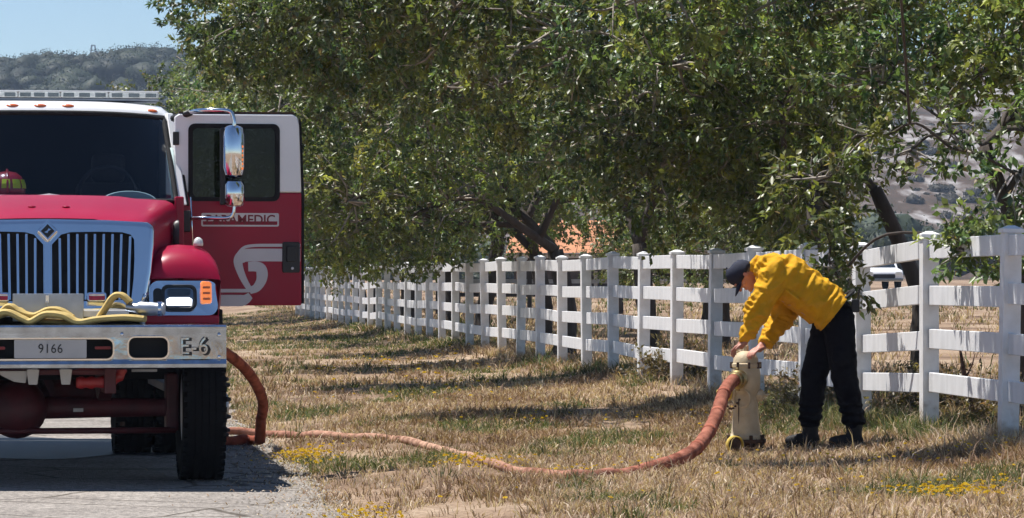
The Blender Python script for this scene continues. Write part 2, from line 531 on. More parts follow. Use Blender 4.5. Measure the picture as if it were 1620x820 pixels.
# ------------------------------------------------------------------ road
def road_material():
    m, nt, b = new_mat('asphalt')
    tc = nt.nodes.new('ShaderNodeTexCoord')
    v = nt.nodes.new('ShaderNodeTexVoronoi'); v.inputs['Scale'].default_value = 70
    n = nt.nodes.new('ShaderNodeTexNoise'); n.inputs['Scale'].default_value = 1.4; n.inputs['Detail'].default_value = 8
    n2 = nt.nodes.new('ShaderNodeTexNoise'); n2.inputs['Scale'].default_value = 30; n2.inputs['Detail'].default_value = 6
    for q in (v, n, n2): nt.links.new(tc.outputs['Object'], q.inputs['Vector'])
    r = nt.nodes.new('ShaderNodeValToRGB')
    r.color_ramp.elements[0].position = .3; r.color_ramp.elements[0].color = (.255, .23, .208, 1)
    r.color_ramp.elements[1].position = .7; r.color_ramp.elements[1].color = (.36, .33, .30, 1)
    nt.links.new(n.outputs['Fac'], r.inputs[0])
    r2 = nt.nodes.new('ShaderNodeValToRGB')
    r2.color_ramp.elements[0].position = .36; r2.color_ramp.elements[0].color = (.35, .34, .33, 1)
    r2.color_ramp.elements[1].position = .65; r2.color_ramp.elements[1].color = (1.25, 1.22, 1.18, 1)
    nt.links.new(n2.outputs['Fac'], r2.inputs[0])
    mx = nt.nodes.new('ShaderNodeMixRGB'); mx.blend_type = 'MULTIPLY'; mx.inputs[0].default_value = .75
    nt.links.new(r.outputs[0], mx.inputs[1]); nt.links.new(r2.outputs[0], mx.inputs[2])
    vc = nt.nodes.new('ShaderNodeTexVoronoi'); vc.feature = 'DISTANCE_TO_EDGE'; vc.inputs['Scale'].default_value = .9
    wv = nt.nodes.new('ShaderNodeMixRGB'); wv.inputs[0].default_value = .12
    nt.links.new(tc.outputs['Object'], wv.inputs[1]); nt.links.new(n.outputs['Color'], wv.inputs[2]); nt.links.new(wv.outputs[0], vc.inputs['Vector'])
    rc = nt.nodes.new('ShaderNodeValToRGB'); rc.color_ramp.elements[0].position = .006; rc.color_ramp.elements[1].position = .02
    rc.color_ramp.elements[0].color = (.35, .33, .30, 1); rc.color_ramp.elements[1].color = (1, 1, 1, 1)
    nt.links.new(vc.outputs['Distance'], rc.inputs[0])
    m2 = nt.nodes.new('ShaderNodeMixRGB'); m2.blend_type = 'MULTIPLY'; m2.inputs[0].default_value = 1
    nt.links.new(mx.outputs[0], m2.inputs[1]); nt.links.new(rc.outputs[0], m2.inputs[2])
    nt.links.new(m2.outputs[0], b.inputs['Base Color'])
    b.inputs['Roughness'].default_value = .9; b.inputs['Specular IOR Level'].default_value = .2
    bp = nt.nodes.new('ShaderNodeBump'); bp.inputs['Strength'].default_value = .7; bp.inputs['Distance'].default_value = .012
    nt.links.new(v.outputs['Distance'], bp.inputs['Height']); nt.links.new(bp.outputs[0], b.inputs['Normal'])
road_material()
ry = np.concatenate([np.linspace(-300, 18, 20), np.arange(18.3, 40, 0.12), np.linspace(41, 420, 180)])
edge = (vnoise(ry, ry*0, 1.6, 4) - .5) * 0.42 + (vnoise(ry, ry*0, 0.35, 5) - .5) * 0.16 + 0.02
rows = []
for i, y in enumerate(ry):
    ex = float(edge_x(y)); e = edge[i]
    rows.append([(ex - 7.0, y, -0.08), (ex - 6.9, y, -0.01), (ex - 4.9, y, 0.03), (ex - 2.5, y, 0.03), (ex - 0.8, y, 0.008), (ex + e, y, -0.002), (ex + e + 0.03, y, -0.06)])
mb = MB().loft(rows)
o = mb.build('road', 'asphalt', smooth='auto'); tag(o, kind='structure')

# wet patch on the road behind the front axle of the truck
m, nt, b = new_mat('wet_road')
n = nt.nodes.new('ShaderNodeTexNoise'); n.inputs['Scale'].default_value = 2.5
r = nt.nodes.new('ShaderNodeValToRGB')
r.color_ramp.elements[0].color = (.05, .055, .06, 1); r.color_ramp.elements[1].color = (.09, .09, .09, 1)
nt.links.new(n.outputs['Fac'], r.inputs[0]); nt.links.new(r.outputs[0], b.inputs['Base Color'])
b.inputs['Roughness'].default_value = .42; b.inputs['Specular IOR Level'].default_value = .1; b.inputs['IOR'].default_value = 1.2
pts = []
for k in range(40):
    a = 2 * math.pi * k / 40
    rr = 1 + 0.18 * math.sin(3*a + 1) + 0.1 * math.sin(7*a)
    pts.append((-3.9 + 1.5 * rr * math.cos(a) - SL * 1.6 * rr * math.sin(a), 31.2 + 1.9 * rr * math.sin(a)))
def road_h(x, y):
    return float(np.interp(x - edge_x(y), [-6.9, -4.9, -2.5, -0.8, 0], [-.01, .03, .03, .008, -.002]))
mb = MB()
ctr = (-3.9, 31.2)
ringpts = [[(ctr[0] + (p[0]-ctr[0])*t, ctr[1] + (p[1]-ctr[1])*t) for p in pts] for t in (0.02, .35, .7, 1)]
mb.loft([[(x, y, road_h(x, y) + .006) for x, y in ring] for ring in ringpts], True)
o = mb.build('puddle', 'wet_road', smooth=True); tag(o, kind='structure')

# ------------------------------------------------------------------ hills
def hill_h(x, y):
    x = np.asarray(x, float); y = np.asarray(y, float)
    t = np.clip((y - 470) / 430, 0, 1.6)
    ridge = 43 + 6 * vnoise(x, x*0, 160, 3) + 5 * vnoise(x, x*0, 60, 6)
    side = np.interp(x, [-500, -60, 60, 130, 300, 600], [1.0, 1.0, 1.05, 1.1, 1.1, 1.0])
    prof = np.where(t < 1, t*t*(3-2*t), 1 - (t-1)**2 * 0.6)
    return 1.0 + ridge * side * prof + (vnoise(x, y, 60, 8) - .5) * 7 * np.clip(t*2, 0, 1) + (vnoise(x, y, 22, 9) - .5) * 2.5 * np.clip(t*2, 0, 1)
hx = np.linspace(-620, 620, 180); hy = np.linspace(455, 1150, 110)
HX, HY = np.meshgrid(hx, hy)
hv = np.stack([HX, HY, hill_h(HX, HY)], -1).reshape(-1, 3)
hv[:180, 2] = -3
ii = (np.arange(109)[:, None] * 180 + np.arange(179)[None]).ravel()
hf = np.stack([ii, ii + 1, ii + 181, ii + 180], 1)
m, nt, b = new_mat('hillside')
tc = nt.nodes.new('ShaderNodeTexCoord')
n = nt.nodes.new('ShaderNodeTexNoise'); n.inputs['Scale'].default_value = .012; n.inputs['Detail'].default_value = 7
n2 = nt.nodes.new('ShaderNodeTexNoise'); n2.inputs['Scale'].default_value = .30; n2.inputs['Detail'].default_value = 6
mpg = nt.nodes.new('ShaderNodeMapping'); mpg.inputs['Scale'].default_value = (1.0, .30, 1.0)      # gullies and trails run down the slope
nt.links.new(tc.outputs['Object'], mpg.inputs[0])
nt.links.new(mpg.outputs[0], n.inputs['Vector']); nt.links.new(mpg.outputs[0], n2.inputs['Vector'])
r = nt.nodes.new('ShaderNodeValToRGB')
for q, (p, c) in zip([r.color_ramp.elements[0], r.color_ramp.elements[1], r.color_ramp.elements.new(.6)],
                     [(0.34, (.040, .036, .027)), (0.66, (.120, .085, .062)), (.5, (.080, .057, .043))]):
    q.position = p; q.color = (*c, 1)
mxf = nt.nodes.new('ShaderNodeMath'); mxf.operation = 'MULTIPLY_ADD'; mxf.inputs[1].default_value = .6
nt.links.new(n2.outputs['Fac'], mxf.inputs[0])
mh = nt.nodes.new('ShaderNodeMath'); mh.operation = 'MULTIPLY'; mh.inputs[1].default_value = .4
nt.links.new(n.outputs['Fac'], mh.inputs[0]); nt.links.new(mh.outputs[0], mxf.inputs[2])
nt.links.new(mxf.outputs[0], r.inputs[0]); nt.links.new(r.outputs[0], b.inputs['Base Color'])
b.inputs['Roughness'].default_value = .95; b.inputs['Specular IOR Level'].default_value = .05
o = bpy.data.objects.new('hills', fast_mesh('hills', hv, hf, 4, 'hillside', smooth=True)); COL.objects.link(o)
tag(o, kind='structure')

# woodland that reads as one mass on the left hill, and a scrub belt at the foot of the bare one
def ico(sub):
    bm = bmesh.new(); bmesh.ops.create_icosphere(bm, subdivisions=sub, radius=1)
    v = np.array([q.co[:] for q in bm.verts]); f = np.array([[q.index for q in g.verts] for g in bm.faces]); bm.free()
    return v, f
def wood(name, spots, sub, colA, colB, label, seed, nq=420):
    """each crown: a lumpy core of facets with leaf-mass faces standing off it"""
    rg = np.random.default_rng(seed)
    iv, if_ = ico(2)
    V, F, T = [], [], []
    off = 0
    for (x, y, z, r) in spots:
        s = rg.uniform(0, 100)
        def lump(d):
            return 1 + .5*(vnoise(d[:, 0] + s, d[:, 1] + d[:, 2]*1.3, .6, 1) - .5) + .35*(vnoise(d[:, 0] - d[:, 2]*1.1 + s, d[:, 1] + d[:, 2]*.7, .25, 2) - .5)
        sq = np.array([r, r, r * rg.uniform(.65, .95)]); c0 = np.array([x, y, z + r*.35])
        v = iv * lump(iv)[:, None] * .88 * sq + c0
        t = rg.uniform(0, 1)
        c = (np.array(colA) * (1-t) + np.array(colB) * t) * rg.uniform(.7, 1.25)
        V.append(v); F.append(if_ + off); off += len(v); T.append(np.repeat(c[None], len(v), 0))
        d = rg.normal(size=(nq, 3)); d[:, 2] = np.abs(d[:, 2])*1.2 - .25; d[:, 1] -= .35; d /= np.linalg.norm(d, axis=1)[:, None]
        p = d * (lump(d) * rg.uniform(.86, 1.06, nq))[:, None] * sq + c0
        e1 = rg.normal(size=(nq, 3)); e1 /= np.linalg.norm(e1, axis=1)[:, None]
        nn = d + rg.normal(0, .5, (nq, 3)); e2 = np.cross(nn, e1); e2 /= np.linalg.norm(e2, axis=1)[:, None]
        q = rg.uniform(.14, .30, nq)[:, None]
        vv = np.stack([p - e1*q, p + e2*q, p + e1*q*rg.uniform(.5, 1.2, (nq, 1)) - e2*q*.5], 1).reshape(-1, 3)
        V.append(vv); F.append(np.arange(nq*3).reshape(-1, 3) + off); off += len(vv)
        T.append(np.repeat(c[None]*rg.uniform(.65, 1.45, (nq, 1)), 3, 0))
    o = bpy.data.objects.new(name, fast_mesh(name, np.concatenate(V), np.concatenate(F), 3, 'petals', np.concatenate(T)))
    COL.objects.link(o)
    tag(o, label, 'woodland', kind='stuff')
rg = np.random.default_rng(3)
sp = []
for _ in range(800):
    y = rg.uniform(560, 930); x = rg.uniform(-.165, -.06) * y
    sp.append((x, y, float(hill_h(x, y)), rg.uniform(2.4, 5.2)))
wood('hill_woodland', sp[:800], 3, (.014, .024, .014), (.034, .045, .024), 'dark green woodland covering the far hill above the truck roof', 4, 340)
sp = []
for _ in range(700):
    y = rg.uniform(520, 900); x = rg.uniform(.08, .165) * y
    if float(vnoise(np.array([x]), np.array([y*.4]), 16, 5)[0]) + rg.uniform(-.15, .15) < .52: continue
    sp.append((x, y, float(hill_h(x, y)) - .5, rg.uniform(.5, 1.9)))
wood('hill_scrub', sp, 2, (.035, .034, .022), (.065, .055, .036), 'patches of low brown scrub over the bare hill behind the right oaks', 6, 70)
sp = []
for _ in range(420):
    y = rg.uniform(330, 460); x = rg.uniform(-.07, .2) * y
    sp.append((x, y, 0.8 + (2.6 if x/y > .08 else 0), rg.uniform(1.4, 3.6)))
wood('scrub_belt', sp, 2, (.05, .065, .040), (.085, .10, .07), 'grey green scrub at the foot of the bare brown hill', 5, 200)

# ------------------------------------------------------------------ grass
def blades(P, dirx, diry, h, lean, w, tint, curl=0.5):
    """P (N,3) roots; each blade is a bent strip of 5 vertices (2 quads' worth as 3 tris -> quad + tri)"""
    N = len(P)
    d = np.stack([dirx, diry, np.zeros(N)], 1)
    side = np.stack([-diry, dirx, np.zeros(N)], 1)
    # turn the strip's width randomly so that it is seen from any side
    a = RNG.uniform(0, np.pi, N)
    side = side*np.cos(a)[:, None] + d*np.sin(a)[:, None]
    up = np.array([0, 0, 1.0])
    mid = P + up*(h*0.6)[:, None] + d*(h*lean*0.35)[:, None]
    tip = P + up*(h*(1 - 0.35*curl*lean))[:, None] + d*(h*lean*1.0)[:, None]
    wv = side*(w*0.5)[:, None]
    v = np.stack([P - wv, P + wv, mid + wv*.8, mid - wv*.8, tip], 1).reshape(-1, 3)
    b = np.arange(N)[:, None] * 5
    tri = np.concatenate([b + [0, 1, 2], b + [0, 2, 3], b + [3, 2, 4]], 1).reshape(-1, 3)
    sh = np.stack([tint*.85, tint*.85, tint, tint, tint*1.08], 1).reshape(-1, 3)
    return v, tri, sh

STRAW = np.array([[.52, .395, .285], [.43, .31, .215], [.62, .51, .39], [.31, .21, .148], [.38, .26, .185]])
BROWN = np.array([[.24, .15, .10], [.18, .115, .075], [.29, .19, .125]])
GREEN = np.array([[.10, .125, .045], [.135, .15, .055], [.16, .165, .07], [.085, .12, .05]])
def pick(tab, n): return tab[RNG.integers(0, len(tab), n)] * RNG.uniform(.8, 1.2, (n, 1))

def tufts(n, ufn, yfn, per, hmin, hmax, wbase, green_bias=0.0, spread=0.06):
    y = yfn(n); u = ufn(n, y); x = u + edge_x(y)
    # patchiness: greener weeds, straw, trampled brown
    gn = vnoise(x, y*0.35, .9, 21) * .6 + vnoise(x, y*.5, .3, 22) * .4
    bn = vnoise(x, y*0.4, 1.1, 31) * .6 + vnoise(x, y, .4, 33) * .4
    far = np.clip((y - 42) / 35, 0, 1)
    isg = gn > (0.615 - 0.10*far - green_bias)
    isb = (~isg) & (bn > .57)
    keep = (vnoise(x, y*.5, .55, 41) + RNG.uniform(0, .8, n)) > .52
    bare = (vnoise(x, y*.45, 1.4, 55) > .64) & (~isg) & (RNG.uniform(0, 1, n) > .25)
    keep &= ~bare
    pit = ((x + .30)/.42)**2 + ((y - 22.2)/.9)**2
    keep &= ~((pit < 1 + .5*(vnoise(x, y, .2, 77) - .5)) & (RNG.random(n) < .85))
    x, y, isg, isb = x[keep], y[keep], isg[keep], isb[keep]
    n = len(x)
    k = RNG.integers(per[0], per[1] + 1, n)
    idx = np.repeat(np.arange(n), k)
    N = len(idx)
    ang = RNG.uniform(0, 2*np.pi, N); rad = np.abs(RNG.normal(0, spread, N))
    px = x[idx] + np.cos(ang)*rad; py = y[idx] + np.sin(ang)*rad
    pz = ground_z(px, py) - 0.005
    h = RNG.uniform(hmin, hmax, N) * (0.6 + 0.8*RNG.random(n))[idx]
    h = np.where(isg[idx], h*1.05, h)
    lean = RNG.uniform(.1, 1.5, N)
    tint = pick(STRAW, N)
    g = pick(GREEN, N); bcol = pick(BROWN, N)
    tint = np.where(isg[idx][:, None], np.where(RNG.random((N, 1)) < .74, g, tint), tint)
    tint = np.where(isb[idx][:, None] & (RNG.random((N, 1)) < .7), bcol, tint)
    w = wbase * RNG.uniform(.6, 1.4, N) * np.clip(py / 30, .9, 3.0)
    return blades(np.stack([px, py, pz], 1), np.cos(ang), np.sin(ang), h, lean, w, tint)

def ydist(a, b, p=1.6):
    def f(n):
        q = RNG.random(n); e = 1 - p
        return (a**e + q*(b**e - a**e))**(1/e)
    return f
parts = []
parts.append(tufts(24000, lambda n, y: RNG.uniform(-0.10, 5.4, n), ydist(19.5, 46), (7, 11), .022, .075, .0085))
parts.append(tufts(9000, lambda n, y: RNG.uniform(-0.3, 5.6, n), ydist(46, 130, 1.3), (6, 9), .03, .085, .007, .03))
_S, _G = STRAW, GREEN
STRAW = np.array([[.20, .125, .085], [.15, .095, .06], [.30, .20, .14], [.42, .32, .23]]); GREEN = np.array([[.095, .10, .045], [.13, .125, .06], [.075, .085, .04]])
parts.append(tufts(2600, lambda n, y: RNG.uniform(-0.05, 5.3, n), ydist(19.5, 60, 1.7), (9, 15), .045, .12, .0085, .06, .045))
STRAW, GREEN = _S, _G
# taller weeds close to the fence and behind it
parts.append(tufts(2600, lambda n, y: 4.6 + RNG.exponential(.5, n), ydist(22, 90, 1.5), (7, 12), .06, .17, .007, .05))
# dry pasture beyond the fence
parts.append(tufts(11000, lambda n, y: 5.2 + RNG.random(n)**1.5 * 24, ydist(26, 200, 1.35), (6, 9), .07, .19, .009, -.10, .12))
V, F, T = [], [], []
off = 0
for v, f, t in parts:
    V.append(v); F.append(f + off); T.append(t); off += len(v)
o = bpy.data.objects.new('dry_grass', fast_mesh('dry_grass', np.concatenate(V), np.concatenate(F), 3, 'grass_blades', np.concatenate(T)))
COL.objects.link(o)
tag(o, 'straw coloured and olive grass on the verge and pasture', 'grass', kind='stuff')

# single tall dry stalks
n = 900
y = ydist(20, 60, 1.5)(n); u = RNG.uniform(.2, 6.5, n); x = u + edge_x(y)
P = np.stack([x, y, ground_z(x, y) - .005], 1); a = RNG.uniform(0, 2*np.pi, n)
v, f, t = blades(P, np.cos(a), np.sin(a), RNG.uniform(.08, .24, n), RNG.uniform(.1, .8, n), RNG.uniform(.004, .008, n), pick(STRAW, n))
o = bpy.data.objects.new('dry_stalks', fast_mesh('dry_stalks', v, f, 3, 'grass_blades', t)); COL.objects.link(o)
tag(o, 'tall pale dry stalks standing out of the verge grass', 'grass stalks', kind='stuff')

n = 3200
y = ydist(19.5, 40, 1.5)(n); u = .12 - RNG.exponential(.22, n); x = u + edge_x(y); a = RNG.uniform(0, 2*np.pi, n)
P = np.stack([x, y, np.where(u > .05, ground_z(x, y), .012)], 1)
v, f, t = blades(P, np.cos(a), np.sin(a), RNG.uniform(.008, .028, n), RNG.uniform(1.0, 3.5, n), RNG.uniform(.006, .012, n), np.where(RNG.random((n, 1)) < .6, pick(STRAW, n), pick(BROWN, n)))
o = bpy.data.objects.new('road_litter', fast_mesh('road_litter', v, f, 3, 'grass_blades', t)); COL.objects.link(o)
tag(o, 'dry leaves and straw blown along the edge of the road', 'litter', kind='stuff')
n = 2600
y = ydist(19.5, 36, 1.5)(n); u = .15 - RNG.exponential(.28, n); x = u + edge_x(y); sz_ = RNG.uniform(.006, .017, n)
c = np.stack([x, y, np.where(u > .05, ground_z(x, y), .010)], 1)
tet = np.array([[1, 0, -.2], [-.5, .87, -.2], [-.5, -.87, -.2], [0, 0, .7]])
v = (c[:, None] + tet[None]*sz_[:, None, None]*RNG.uniform(.6, 1.3, (n, 4, 1))).reshape(-1, 3)
f = (np.arange(n)[:, None, None]*4 + np.array([[0, 1, 3], [1, 2, 3], [2, 0, 3]])[None]).reshape(-1, 3)
t = np.repeat(np.array([[.30, .27, .24]])*RNG.uniform(.5, 1.4, (n, 1)), 4, 0)
o = bpy.data.objects.new('gravel', fast_mesh('gravel', v, f, 3, 'grass_blades', t)); COL.objects.link(o)
tag(o, 'loose gravel scattered along the broken road edge', 'gravel', kind='stuff')

# yellow flowers: little rosettes of petals at the places the photograph shows them thickest
V, F, T = [], [], []
off = 0
pat = [(-1.72, 29.6, .13, .40, 150), (-1.55, 29.0, .10, .3, 60), (-.30, 26.9, .14, .35, 60), (-.02, 26.6, .12, .25, 40), (-.42, 27.4, .10, .2, 25), (-.95, 22.3, .12, .30, 60), (-.80, 21.5, .10, .25, 40), (2.62, 21.9, .22, .22, 170), (2.95, 22.6, .3, .4, 70), (3.3, 25.3, .4, .5, 60),
       (2.3, 26.0, .25, .3, 14), (2.75, 25.4, .3, .5, 22), (.95, 26.2, .2, .3, 22), (1.3, 26.6, .2, .3, 30), (.45, 25.5, .12, .12, 18), (0.3, 35, .5, .8, 30), (-.9, 44, .6, 2, 50), (2.0, 23.4, .5, .6, 20),
       (-1.7, 56, .8, 4, 70), (1.6, 33.0, .6, 1, 25), (.6, 22.8, 1.2, .8, 14)]
for cx, cy, sx, sy, nn in pat:
    x = RNG.normal(cx, sx, nn); y = RNG.normal(cy, sy, nn)
    z = ground_z(x, y) + RNG.uniform(.025, .085, nn)
    s = RNG.uniform(.010, .019, nn) * np.clip(y/28, 1, 2)
    for k in range(3):
        a = RNG.uniform(0, np.pi, nn); t = RNG.uniform(-.7, .7, nn)
        e1 = np.stack([np.cos(a), np.sin(a), t*.4], 1) * s[:, None]
        e2 = np.stack([-np.sin(a)*.5, np.cos(a)*.5, .7 + 0*a], 1) * s[:, None]
        c = np.stack([x, y, z], 1)
        v = np.stack([c-e1, c-e2*.6, c+e1, c+e2*.6], 1).reshape(-1, 3)
        V.append(v); F.append((np.arange(nn)[:, None]*4 + np.arange(4)) + off); off += len(v)
        T.append(np.repeat(np.array([[.74, .50, .03]]) * RNG.uniform(.75, 1.15, (nn, 1)), 4, 0))
o = bpy.data.objects.new('yellow_wildflowers', fast_mesh('yellow_wildflowers', np.concatenate(V), np.concatenate(F), 4, 'petals', np.concatenate(T)))
COL.objects.link(o)
tag(o, 'small yellow wildflowers scattered in the verge grass', 'wildflowers', kind='stuff')

# ------------------------------------------------------------------ white four-rail fence
fdir = Vector((-SL, 1, 0)).normalized()
fang = math.atan2(fdir.x, fdir.y)            # yaw of the fence from +Y
SP = 2.44
fence = empty('ranch_fence', (float(fence_x(28.3)), 28.3, 0.28), 0)
tag(fence, 'long white four-rail vinyl fence running back along the verge under the trees', 'fence')
w = 0.064
post_me = MB().box(-w, w, -w, w, -0.15, 1.45)
post_me = post_me.mesh('post')
cap_mb = MB().box(-.078, .078, -.078, .078, 1.45, 1.478)
cap_mb.loft([[(-.073, -.073, 1.478), (.073, -.073, 1.478), (.073, .073, 1.478), (-.073, .073, 1.478)],
             [(-.02, -.02, 1.502), (.02, -.02, 1.502), (.02, .02, 1.502), (-.02, .02, 1.502)]], True, True)
cap_me = cap_mb.mesh('cap')
rail_me = {}
rl = SP - 2*w + 0.004
mbr = MB().box(-.019, .019, -rl/2, rl/2, -.075, .075)
rail_mesh = mbr.mesh('rail')
m, nt, b = new_mat('vinyl_post')
tc = nt.nodes.new('ShaderNodeTexCoord'); sx_ = nt.nodes.new('ShaderNodeSeparateXYZ'); nt.links.new(tc.outputs['Object'], sx_.inputs[0])
oi = nt.nodes.new('ShaderNodeObjectInfo')
av = nt.nodes.new('ShaderNodeVectorMath'); av.operation = 'ADD'; nt.links.new(tc.outputs['Object'], av.inputs[0]); nt.links.new(oi.outputs['Location'], av.inputs[1])
n = nt.nodes.new('ShaderNodeTexNoise'); n.inputs['Scale'].default_value = 9; n.inputs['Detail'].default_value = 6; nt.links.new(av.outputs[0], n.inputs['Vector'])
ma = nt.nodes.new('ShaderNodeMath'); ma.operation = 'MULTIPLY_ADD'; ma.inputs[1].default_value = -.55; ma.inputs[2].default_value = .32; nt.links.new(n.outputs['Fac'], ma.inputs[0])
sb_ = nt.nodes.new('ShaderNodeMath'); sb_.operation = 'ADD'; nt.links.new(sx_.outputs['Z'], sb_.inputs[0]); nt.links.new(ma.outputs[0], sb_.inputs[1])
r = nt.nodes.new('ShaderNodeValToRGB'); r.color_ramp.elements[0].position = .06; r.color_ramp.elements[1].position = .22
r.color_ramp.elements[0].color = (.40, .33, .25, 1); r.color_ramp.elements[1].color = (.80, .795, .79, 1)
nt.links.new(sb_.outputs[0], r.inputs[0])
r2 = nt.nodes.new('ShaderNodeValToRGB'); r2.color_ramp.elements[0].position = .3; r2.color_ramp.elements[1].position = .6
r2.color_ramp.elements[0].color = (.86, .85, .82, 1); r2.color_ramp.elements[1].color = (1, 1, 1, 1)
nt.links.new(n.outputs['Fac'], r2.inputs[0])
mx = nt.nodes.new('ShaderNodeMixRGB'); mx.blend_type = 'MULTIPLY'; mx.inputs[0].default_value = 1
nt.links.new(r.outputs[0], mx.inputs[1]); nt.links.new(r2.outputs[0], mx.inputs[2]); nt.links.new(mx.outputs[0], b.inputs['Base Color'])
b.inputs['Roughness'].default_value = .45
post_me.materials.append(MATS['vinyl_post'])
for me in (cap_me, rail_mesh): me.materials.append(MATS['vinyl_white'])
def child(name, me, parent, loc, rot=(0, 0, 0), bevel=0):
    o = bpy.data.objects.new(name, me); COL.objects.link(o); o.parent = parent
    o.location = loc; o.rotation_euler = rot
    if bevel:
        md = o.modifiers.new('bevel', 'BEVEL'); md.width = bevel; md.segments = 2
    return o
frng = random.Random(5)
posts = []
for k in range(-3, 36):
    s = k * SP
    p = Vector((fdir.x * s, fdir.y * s, 0))
    wx, wy = fence.location.x + p.x, fence.location.y + p.y
    z = 0.27 + (0.05 if k < 1 else 0.0) - fence.location.z + frng.uniform(-.012, .012)
    if k > 22: z -= 0.02
    p.z = z
    posts.append(p)
    po = child('post', post_me, fence, p, (frng.uniform(-.016, .016), frng.uniform(-.018, .018), -fang + frng.uniform(-.03, .03)), 0.006)
    child('cap', cap_me, po, (0, 0, 0))
for a, b in zip(posts, posts[1:]):
    d = b - a
    pitch = math.atan2(d.z, math.hypot(d.x, d.y))
    for h in (.325, .665, 1.01, 1.36):
        child('rail', rail_mesh, fence, (a + b)/2 + Vector((frng.uniform(-.004, .004), 0, h + frng.uniform(-.012, .012))),
              (pitch + frng.uniform(-.006, .006), 0, -fang), 0.005)

# ------------------------------------------------------------------ trees
LEAFA = np.array([1.55, 1.58, 1.38]) * np.array([[.078, .102, .036], [.062, .088, .032], [.100, .118, .040], [.050, .075, .030], [.125, .135, .045], [.085, .092, .050]])
def tree_meshes(seed, lobes, trunk, fork, tr, leaf=(.092, .046), dens=1.0, spray_n=15):
    """lobes: (x,y,z,r[,density]) relative to the base. Returns wood arrays, twig arrays and leaf arrays."""
    rg = np.random.default_rng(seed)
    trunk_mb, twig_mb = MB(), MB()
    tp = spline([(0, 0, -.2)] + trunk + [fork], 5)
    n = len(tp)
    trunk_mb.tube(tp, [tr * (1.45 if i == 0 else 1.18 if i < 2 else 1 - .35*i/n) * (1 + .06*rg.normal()) for i in range(n)], 9)
    fork = np.array(fork, float)
    sprays_o, sprays_d, sprays_c = [], [], []
    pts_ = [(np.array(tp[k], float), tr*.8) for k in range(int(n*.7), n)]
    for L in sorted(lobes, key=lambda q: np.linalg.norm(np.array(q[:3]) - fork)):
        c = np.array(L[:3], float); r = L[3]; dn = L[4] if len(L) > 4 else 1.0
        # grow from the nearest wood already there, preferring thick pieces near the fork
        best = min(pts_, key=lambda q: np.linalg.norm(q[0] - c) + .35*np.linalg.norm(q[0] - fork) + max(0, q[0][2] - c[2] + .2)*.8)
        st, pr = best
        ln = np.linalg.norm(c - st)
        mid1 = st + (c - st)*.35 + np.array([0, 0, .10*ln]) + rg.normal(0, .07*ln, 3)
        mid2 = st + (c - st)*.70 + rg.normal(0, .08*ln, 3) + np.array([0, 0, .06*ln])
        path = spline([st, mid1, mid2, c], 5)
        r0 = min(pr*.82, tr * (.36 + .12*r))
        rr_ = [max(.012, r0*(1 - .62*i/(len(path)-1))) for i in range(len(path))]
        trunk_mb.tube(path, rr_, 7)
        pts_ += [(np.array(path[k]), rr_[k]) for k in range(3, len(path), 3)]
        ns = int(7 + 9*r*r)
        for _ in range(ns):
            q = np.array(path[rg.integers(len(path)*2//3, len(path))])
            d = rg.normal(size=3); d[2] = d[2]*.8 + .15; d /= np.linalg.norm(d)
            e = c + d * r * rg.uniform(.75, 1.05)
            m = (q + e)/2 + rg.normal(0, .12*r, 3)
            bp = spline([q, m, e], 3)
            twig_mb.tube(bp, [.016*(1 - .65*i/(len(bp)-1))*(.6+.5*r) for i in range(len(bp))], 4)
            for _k in range(int(3*dn) + 1):
                t = rg.uniform(.3, 1); p = q*(1-t)**2 + 2*m*t*(1-t) + e*t*t
                dd = (e - q)/(np.linalg.norm(e-q)+1e-6) + rg.normal(0, .7, 3)
                sprays_o.append(p); sprays_d.append(dd); sprays_c.append(c)
        na = int(dens * dn * 150 * r * r)
        d = rg.normal(size=(na, 3)); d /= np.linalg.norm(d, axis=1)[:, None]
        rad = r * (0.50 + .55*rg.random(na)**.6) 
        lump = .82 + .40*vnoise(d[:, 0]*2 + seed, d[:, 1]*2 + d[:, 2]*3, .8, seed % 50)
        pp = c + d * (rad*lump)[:, None] * np.array([1, 1, .85])
        # leave ragged holes so that light and what is behind shows through
        hole = vnoise(pp[:, 0] + pp[:, 2]*.6, pp[:, 1] - pp[:, 2]*.8, .42, seed % 40 + 3)
        ok = hole < .66 + .14*rg.random(na)
        pp, d = pp[ok], d[ok]
        sprays_o += list(pp); sprays_d += list(d*.7 + rg.normal(0, .55, d.shape)); sprays_c += [c]*len(pp)
    O = np.array(sprays_o); D = np.array(sprays_d)
    D[:, 2] -= .18
    D /= np.linalg.norm(D, axis=1)[:, None]
    S = len(O)
    ln = rg.uniform(.16, .34, S)
    base_t = LEAFA[rg.integers(0, len(LEAFA), S)] * rg.uniform(.75, 1.3, (S, 1)) * (.45 + 1.1*vnoise(O[:, 0] + O[:, 2]*.7, O[:, 1] - O[:, 2]*.5, .75, seed % 30))[:, None]
    base_t = base_t * (1 + (vnoise(O[:, 0] - O[:, 2]*.4, O[:, 1] + O[:, 2]*.9, 1.1, seed % 30 + 7) - .5)[:, None] * np.array([.7, .35, -.2]))
    # twigs of the sprays: thin 3-sided tubes
    a = np.cross(D, [0.31, .2, .93]); a /= np.linalg.norm(a, axis=1)[:, None]; b = np.cross(D, a)
    tw = []
    for k in range(3):
        an = k*2*np.pi/3
        tw.append(O + (a*np.cos(an) + b*np.sin(an))*.0035)
    tw.append(O + D*ln[:, None])
    twv = np.stack(tw, 1).reshape(-1, 3)
    bi = np.arange(S)[:, None]*4
    twf = np.concatenate([bi + [0, 1, 3], bi + [1, 2, 3], bi + [2, 0, 3]], 1).reshape(-1, 3)
    # leaves
    idx = np.repeat(np.arange(S), spray_n); N = len(idx)
    t = rg.random(N)
    p = O[idx] + D[idx]*(ln[idx]*t)[:, None] + rg.normal(0, .012, (N, 3))
